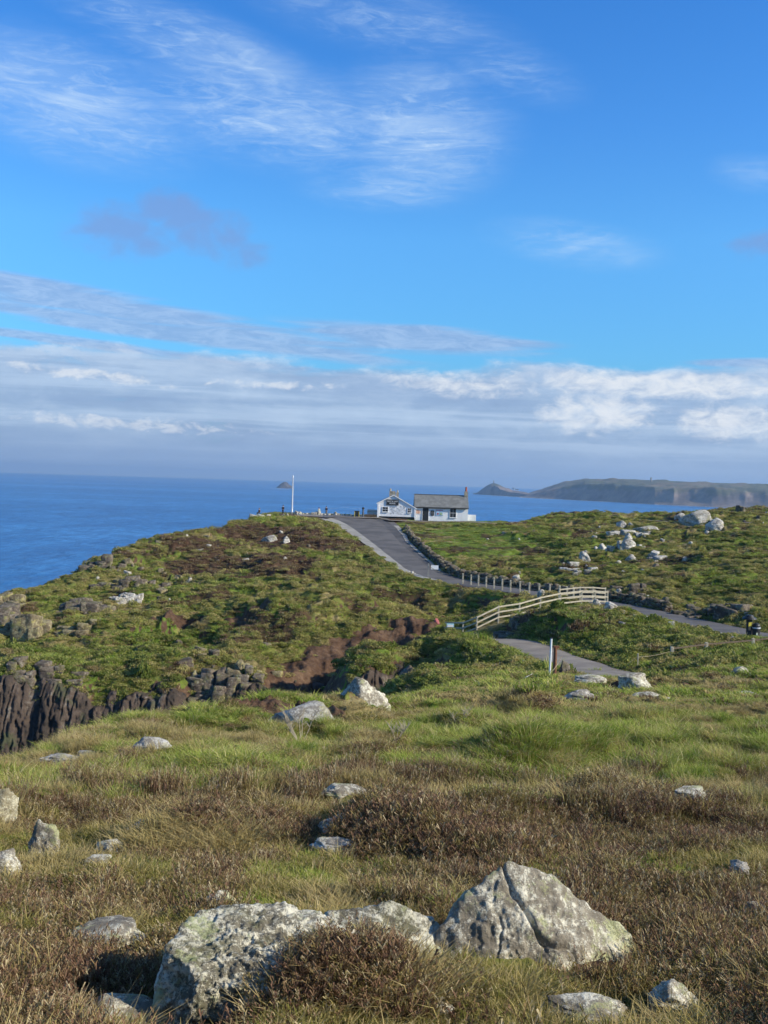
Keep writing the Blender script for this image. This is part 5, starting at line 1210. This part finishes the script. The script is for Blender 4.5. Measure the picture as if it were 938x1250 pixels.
KINDS_ = {
 'short': [clump('short_grass_tuft', 'short', 130, .15, .02, .07, .005, .8, s) for s in (1, 2, 3)],
 'lush': [clump('lush_grass_tuft', 'lush', 170, .20, .05, .16, .006, .9, s) for s in (4, 5, 6)],
 'dry': [clump('dry_grass_tuft', 'dry', 110, .17, .04, .14, .006, .85, s) for s in (7, 8, 9)],
 'heather': [clump('heather_tuft', 'heather', 70, .16, .03, .10, .004, .45, s, twig=8) for s in (10, 11, 12)],
 'turf': [clump('green_turf', 'lush', 140, .16, .012, .05, .005, .7, s) for s in (41, 42)],
 'theath': [clump('tall_heather_tuft', 'heather', 110, .22, .10, .24, .005, .35, s, twig=11, dome=.5) for s in (31, 32, 33)],
 'wide': [clump('coarse_grass_tuft', 'lush', 90, .45, .10, .30, .030, .8, s, dome=.6) for s in (13, 14)],
 'wdry': [clump('coarse_dry_tuft', 'dry', 80, .40, .08, .24, .026, .8, s, dome=.6) for s in (15, 16)],
 'scrub': [clump('scrub', 'scrub', 40, .5, .06, .25, .035, .6, s, leafy=260, dome=.8) for s in (17, 18, 19)],
 'bramble': [clump('bramble', 'bramble', 16, .6, .06, .28, .04, .6, s, leafy=420, dome=.8) for s in (20, 21)],
 'wheath': [clump('heather_bank', 'heather', 90, .5, .06, .18, .028, .4, s, twig=3, dome=.5) for s in (22, 23)],
}
def instancer(name, protos, P_, S_, label):
    """one object of stuff: tufts placed on the points of a cloud"""
    cl_ = bpy.data.collections.new(name+'_forms')
    for o in protos: cl_.objects.link(o)
    me_ = bpy.data.meshes.new(name); me_.vertices.add(len(P_)); me_.vertices.foreach_set('co', P_.astype(np.float32).ravel())
    r = np.random.default_rng(len(P_))
    a = me_.attributes.new('rot', 'FLOAT_VECTOR', 'POINT'); a.data.foreach_set('vector', np.stack([r.normal(0, .10, len(P_)), r.normal(-.05, .10, len(P_)), r.uniform(0, 6.283, len(P_))], 1).astype(np.float32).ravel())
    a = me_.attributes.new('size', 'FLOAT_VECTOR', 'POINT'); a.data.foreach_set('vector', S_.astype(np.float32).ravel())
    a = me_.attributes.new('pick', 'INT', 'POINT'); a.data.foreach_set('value', r.integers(0, len(protos), len(P_)).astype(np.int32))
    o = bpy.data.objects.new(name, me_); C.objects.link(o)
    ng = bpy.data.node_groups.new(name, 'GeometryNodeTree'); ng.interface.new_socket('Geometry', in_out='INPUT', socket_type='NodeSocketGeometry'); ng.interface.new_socket('Geometry', in_out='OUTPUT', socket_type='NodeSocketGeometry')
    gi, go = ng.nodes.new('NodeGroupInput'), ng.nodes.new('NodeGroupOutput'); ip = ng.nodes.new('GeometryNodeInstanceOnPoints'); ci = ng.nodes.new('GeometryNodeCollectionInfo')
    ci.inputs[0].default_value = cl_; ci.inputs[1].default_value = True; ci.inputs[2].default_value = True; ip.inputs['Pick Instance'].default_value = True
    def att(n, k): q_ = ng.nodes.new('GeometryNodeInputNamedAttribute'); q_.data_type = k; q_.inputs[0].default_value = n; return q_.outputs[0]
    L = ng.links; L.new(gi.outputs[0], ip.inputs['Points']); L.new(ci.outputs[0], ip.inputs['Instance']); L.new(att('pick', 'INT'), ip.inputs['Instance Index'])
    er = ng.nodes.new('FunctionNodeEulerToRotation'); L.new(att('rot', 'FLOAT_VECTOR'), er.inputs[0]); L.new(er.outputs[0], ip.inputs['Rotation']); L.new(att('size', 'FLOAT_VECTOR'), ip.inputs['Scale']); L.new(ip.outputs[0], go.inputs[0])
    md = o.modifiers.new('tufts', 'NODES'); md.node_group = ng
    tag(o, label, name.split('_')[-1] if False else 'vegetation', kind='stuff'); return o
def scatter(n, y0, y1, seed, umax=.50):
    r = np.random.default_rng(seed); v = r.uniform(math.log(y0+OY), math.log(y1+OY), n); u = r.uniform(-umax, umax, n); rr_ = np.exp(v); x, y = u*rr_, rr_-OY
    k = np.abs(x) < .43*y+1.5; x, y = x[k], y[k]
    return x, y, ground(x, y), cov_at(x, y), r
def choose(mask, x, y, z, s): return np.stack([x, y, z], 1)[mask], s[mask]
bag = {k: ([], []) for k in KINDS_}
def clear(x, y):
    m = np.ones(len(x), bool)
    for fx, fy, rx, ry in FOOT: m &= ((x-fx)/rx)**2+((y-fy)/ry)**2 > 1
    return m
def add(kind, m, x, y, z, s):
    m = m & clear(x, y); bag[kind][0].append(np.stack([x, y, z], 1)[m]); bag[kind][1].append(s[m])
def size(r, n, a, b, zr=(.8, 1.25)): s = r.uniform(a, b, n); return np.stack([s, s, s*r.uniform(*zr, n)], 1)
JIT = .30
# nearest ground
x, y, z, cv, r = scatter(30000, 4.0, 20, 1); n = len(x); j = r.normal(0, JIT, n); pick = r.uniform(0, 1, n)
hm = (cv[:, 0]+j > .50); dm_ = (cv[:, 2]+j > .50) & ~hm; lm = (cv[:, 1]+j > .55) & ~hm & ~dm_; sm = ~hm & ~dm_ & ~lm; bare = cv[:, 3]+j > .6
S_ = size(r, n, .7, 1.4); S_[:, 2] *= 1+.9*sst(y, 12, 16)*cv[:, 1]; hb = (fbm(x, y, 1.3, 3, 201) > .1); S_[hb & hm, 2] *= 1.5
thin = pick < .62
add('heather', hm & ~bare & thin, x, y, z, S_); add('dry', dm_ & ~bare & (pick < .55), x, y, z, S_); add('turf', lm & ~bare & (pick < .75), x, y, z, S_); add('lush', lm & ~bare & (pick > .9), x, y, z, S_*.7); add('short', sm & ~bare, x, y, z, S_)
add('short', hm & (pick > .86), x, y, z, S_); add('dry', hm & (pick > .965), x, y, z, S_); add('dry', (sm | lm) & (pick > .965), x, y, z, S_)
# the near slope
x, y, z, cv, r = scatter(40000, 18, 62, 2); n = len(x); j = r.normal(0, JIT, n); pick = r.uniform(0, 1, n)
bare = cv[:, 3]+j*.7 > .6; hm = cv[:, 0]+j > .5; dm_ = (cv[:, 2]+j > .55) & ~hm; gr = ~hm & ~dm_; S_ = size(r, n, .75, 1.5); S_[:, 2] *= .35+.75*sst(fbm(x, y, 1.6, 3, 301), -.2, .5)
back = sst(y, 26, 44)[:]; wide = r.uniform(0, 1, n) < back
add('lush', gr & ~bare & ~wide & (cv[:, 1]+j > .35), x, y, z, S_*1.15); add('short', gr & ~bare & ~wide & (cv[:, 1]+j <= .35), x, y, z, S_*2.1); add('dry', dm_ & ~bare & ~wide, x, y, z, S_*1.15); add('heather', hm & ~bare & ~wide, x, y, z, S_*1.3)
add('wide', gr & ~bare & wide & (pick < .6), x, y, z, S_*.85); add('wdry', dm_ & ~bare & wide, x, y, z, S_*.8); add('wheath', hm & ~bare & wide, x, y, z, S_*.8)
add('short', gr & ~bare & (pick > .6), x, y, z, S_*2)
# hills beyond
x, y, z, cv, r = scatter(84000, 52, 236, 3, .47); n = len(x); j = r.normal(0, JIT, n); pick = r.uniform(0, 1, n)
rd = np.zeros(n, bool)
for nm, a in LINES.items():
    D, Zl, W = near_line(x, y, a, 4)
    if nm in ('rails', 'low'): rd |= D < .75; continue
    rd |= D < W+.3+.3*fbm(x, y, 1.2, 2, 401)
lw = np.exp(-(((x-wp(570,660,158).x)/12)**2+((y-158)/24)**2)) > .45; hs = (x > HX-5) & (x < HX+20) & (y > HY-3) & (y < HY+9); pl = (sst(y, 176, 188)*sst(x, -46, -34)*sst(22-x, -6, 6)) > .5
bare = (cv[:, 3]+j*.8 > .55) | rd | hs | ((x > -44) & (x < -2) & (y < 75.0)); hm = cv[:, 0]+j > .45; dm_ = (cv[:, 2]+j > .62) & ~hm; lm = (cv[:, 1]+j > .5) & ~hm & ~dm_; sm = ~hm & ~dm_ & ~lm
S_ = size(r, n, .7, 1.5, (.7, 1.3)); S_[:, 2] *= .75*np.exp(r.normal(0, .35, n)); S_ *= (1+.35*sst(y, 90, 180))[:, None]; S_[lw | pl, 2] *= .22; S_[:, 2] *= 1-.4*sst(x, 5, 25)*sst(y, 85, 120)
ok = ~bare & ~((lw | pl) & (pick < .4))
add('wheath', hm & ok & (pick < .7), x, y, z, S_); add('wdry', dm_ & ok, x, y, z, S_); add('bramble', lm & ok & (pick < .5), x, y, z, S_*.9); add('wide', lm & ok & (pick >= .5), x, y, z, S_); add('scrub', sm & ok & (pick < .75), x, y, z, S_*.9); add('wide', sm & ok & (pick >= .75), x, y, z, S_*.8)
# tall heather and grass in front of the boulders
def tuftspot(px, py, rx, ry, n, kinds, s0, s1, seed, d=None):
    p = hit(px, py) if d is None else wp(px, py, d); r = np.random.default_rng(seed); a = r.uniform(0, 6.28, n); q_ = np.sqrt(r.uniform(0, 1, n)); x = p.x+np.cos(a)*q_*rx; y = p.y+np.sin(a)*q_*ry; z = ground(x, y); S = size(r, n, s0, s1)
    for i_, k in enumerate(kinds): m = (np.arange(n) % len(kinds)) == i_; add(k, m, x, y, z, S)
tuftspot(425, 1245, .40, .24, 60, ['theath', 'dry', 'theath', 'short'], .6, 1.05, 1, 5.9); tuftspot(380, 1235, .30, .16, 30, ['theath', 'theath', 'dry'], .65, 1.05, 21, 5.95); tuftspot(500, 1240, .30, .18, 50, ['dry', 'heather', 'short'], 1.2, 1.7, 2, 5.95)
tuftspot(545, 1195, .22, .2, 50, ['heather', 'theath', 'dry'], .8, 1.2, 3, 6.9); tuftspot(640, 1232, .75, .08, 70, ['short', 'heather', 'short'], .9, 1.4, 4, 6.75)
tuftspot(570, 1045, 1.1, .5, 75, ['theath'], .9, 1.5, 5); tuftspot(480, 1010, .6, .5, 40, ['theath'], .9, 1.5, 6); tuftspot(240, 1030, .75, .5, 110, ['dry', 'dry', 'short', 'dry'], 1.3, 2.0, 7)
tuftspot(640, 950, 1.6, 1.3, 190, ['lush', 'lush', 'dry', 'short'], 1.36, 2.24, 8); tuftspot(760, 930, 1.8, 1.4, 140, ['lush', 'lush', 'dry'], 1.28, 2.16, 9); tuftspot(880, 915, 2.4, 1.4, 140, ['lush', 'lush', 'dry'], 1.28, 2.16, 19); tuftspot(760, 965, 1, .6, 60, ['dry', 'heather'], 1.3, 2.1, 10); tuftspot(110, 968, 2.6, .9, 160, ['lush', 'lush', 'dry'], 1.12, 1.84, 11); tuftspot(230, 945, 2.0, 1.0, 110, ['lush'], 1.20, 2.00, 31)
tuftspot(640, 885, 2.0, 1.8, 120, ['lush', 'dry'], 1.44, 2.40, 32); tuftspot(560, 905, 1.6, 1.4, 90, ['lush', 'lush', 'dry'], 1.28, 2.24, 33); tuftspot(740, 880, 1.6, 1.4, 80, ['dry', 'lush'], 1.44, 2.24, 34)
tuftspot(800, 1040, 2, .8, 60, ['theath', 'short'], .7, 1.2, 12); tuftspot(640, 1020, 1.6, .6, 60, ['theath', 'heather', 'dry'], .8, 1.3, 13); tuftspot(80, 1190, .6, .4, 40, ['theath', 'dry'], .7, 1.0, 14); tuftspot(330, 1010, 1.5, .5, 60, ['theath', 'dry'], .7, 1.2, 15); tuftspot(880, 1130, .8, .7, 40, ['theath', 'heather'], .6, 1.0, 16)
NAMES = {'turf': ('green_turf', 'short bright green turf in the foreground'), 'theath': ('tall_heather', 'tall dark heather in round bushes'), 'short': ('short_grass', 'short olive grass between the heather'), 'lush': ('lush_grass', 'long fresh green grass on the near slope'), 'dry': ('dry_grass', 'straw coloured dry grass in tufts'), 'heather': ('heather', 'brown winter heather over the foreground'),
         'wide': ('hill_grass', 'coarse green grass over the hills'), 'wdry': ('hill_dry_grass', 'bleached grass over the hills'), 'scrub': ('scrub', 'low olive scrub over the hills'), 'bramble': ('bramble', 'dark green bramble over the hills'), 'wheath': ('hill_heather', 'dark heather on the hill tops')}
for k, (a, b) in bag.items(): instancer(NAMES[k][0], KINDS_[k], np.concatenate(a), np.concatenate(b), NAMES[k][1])
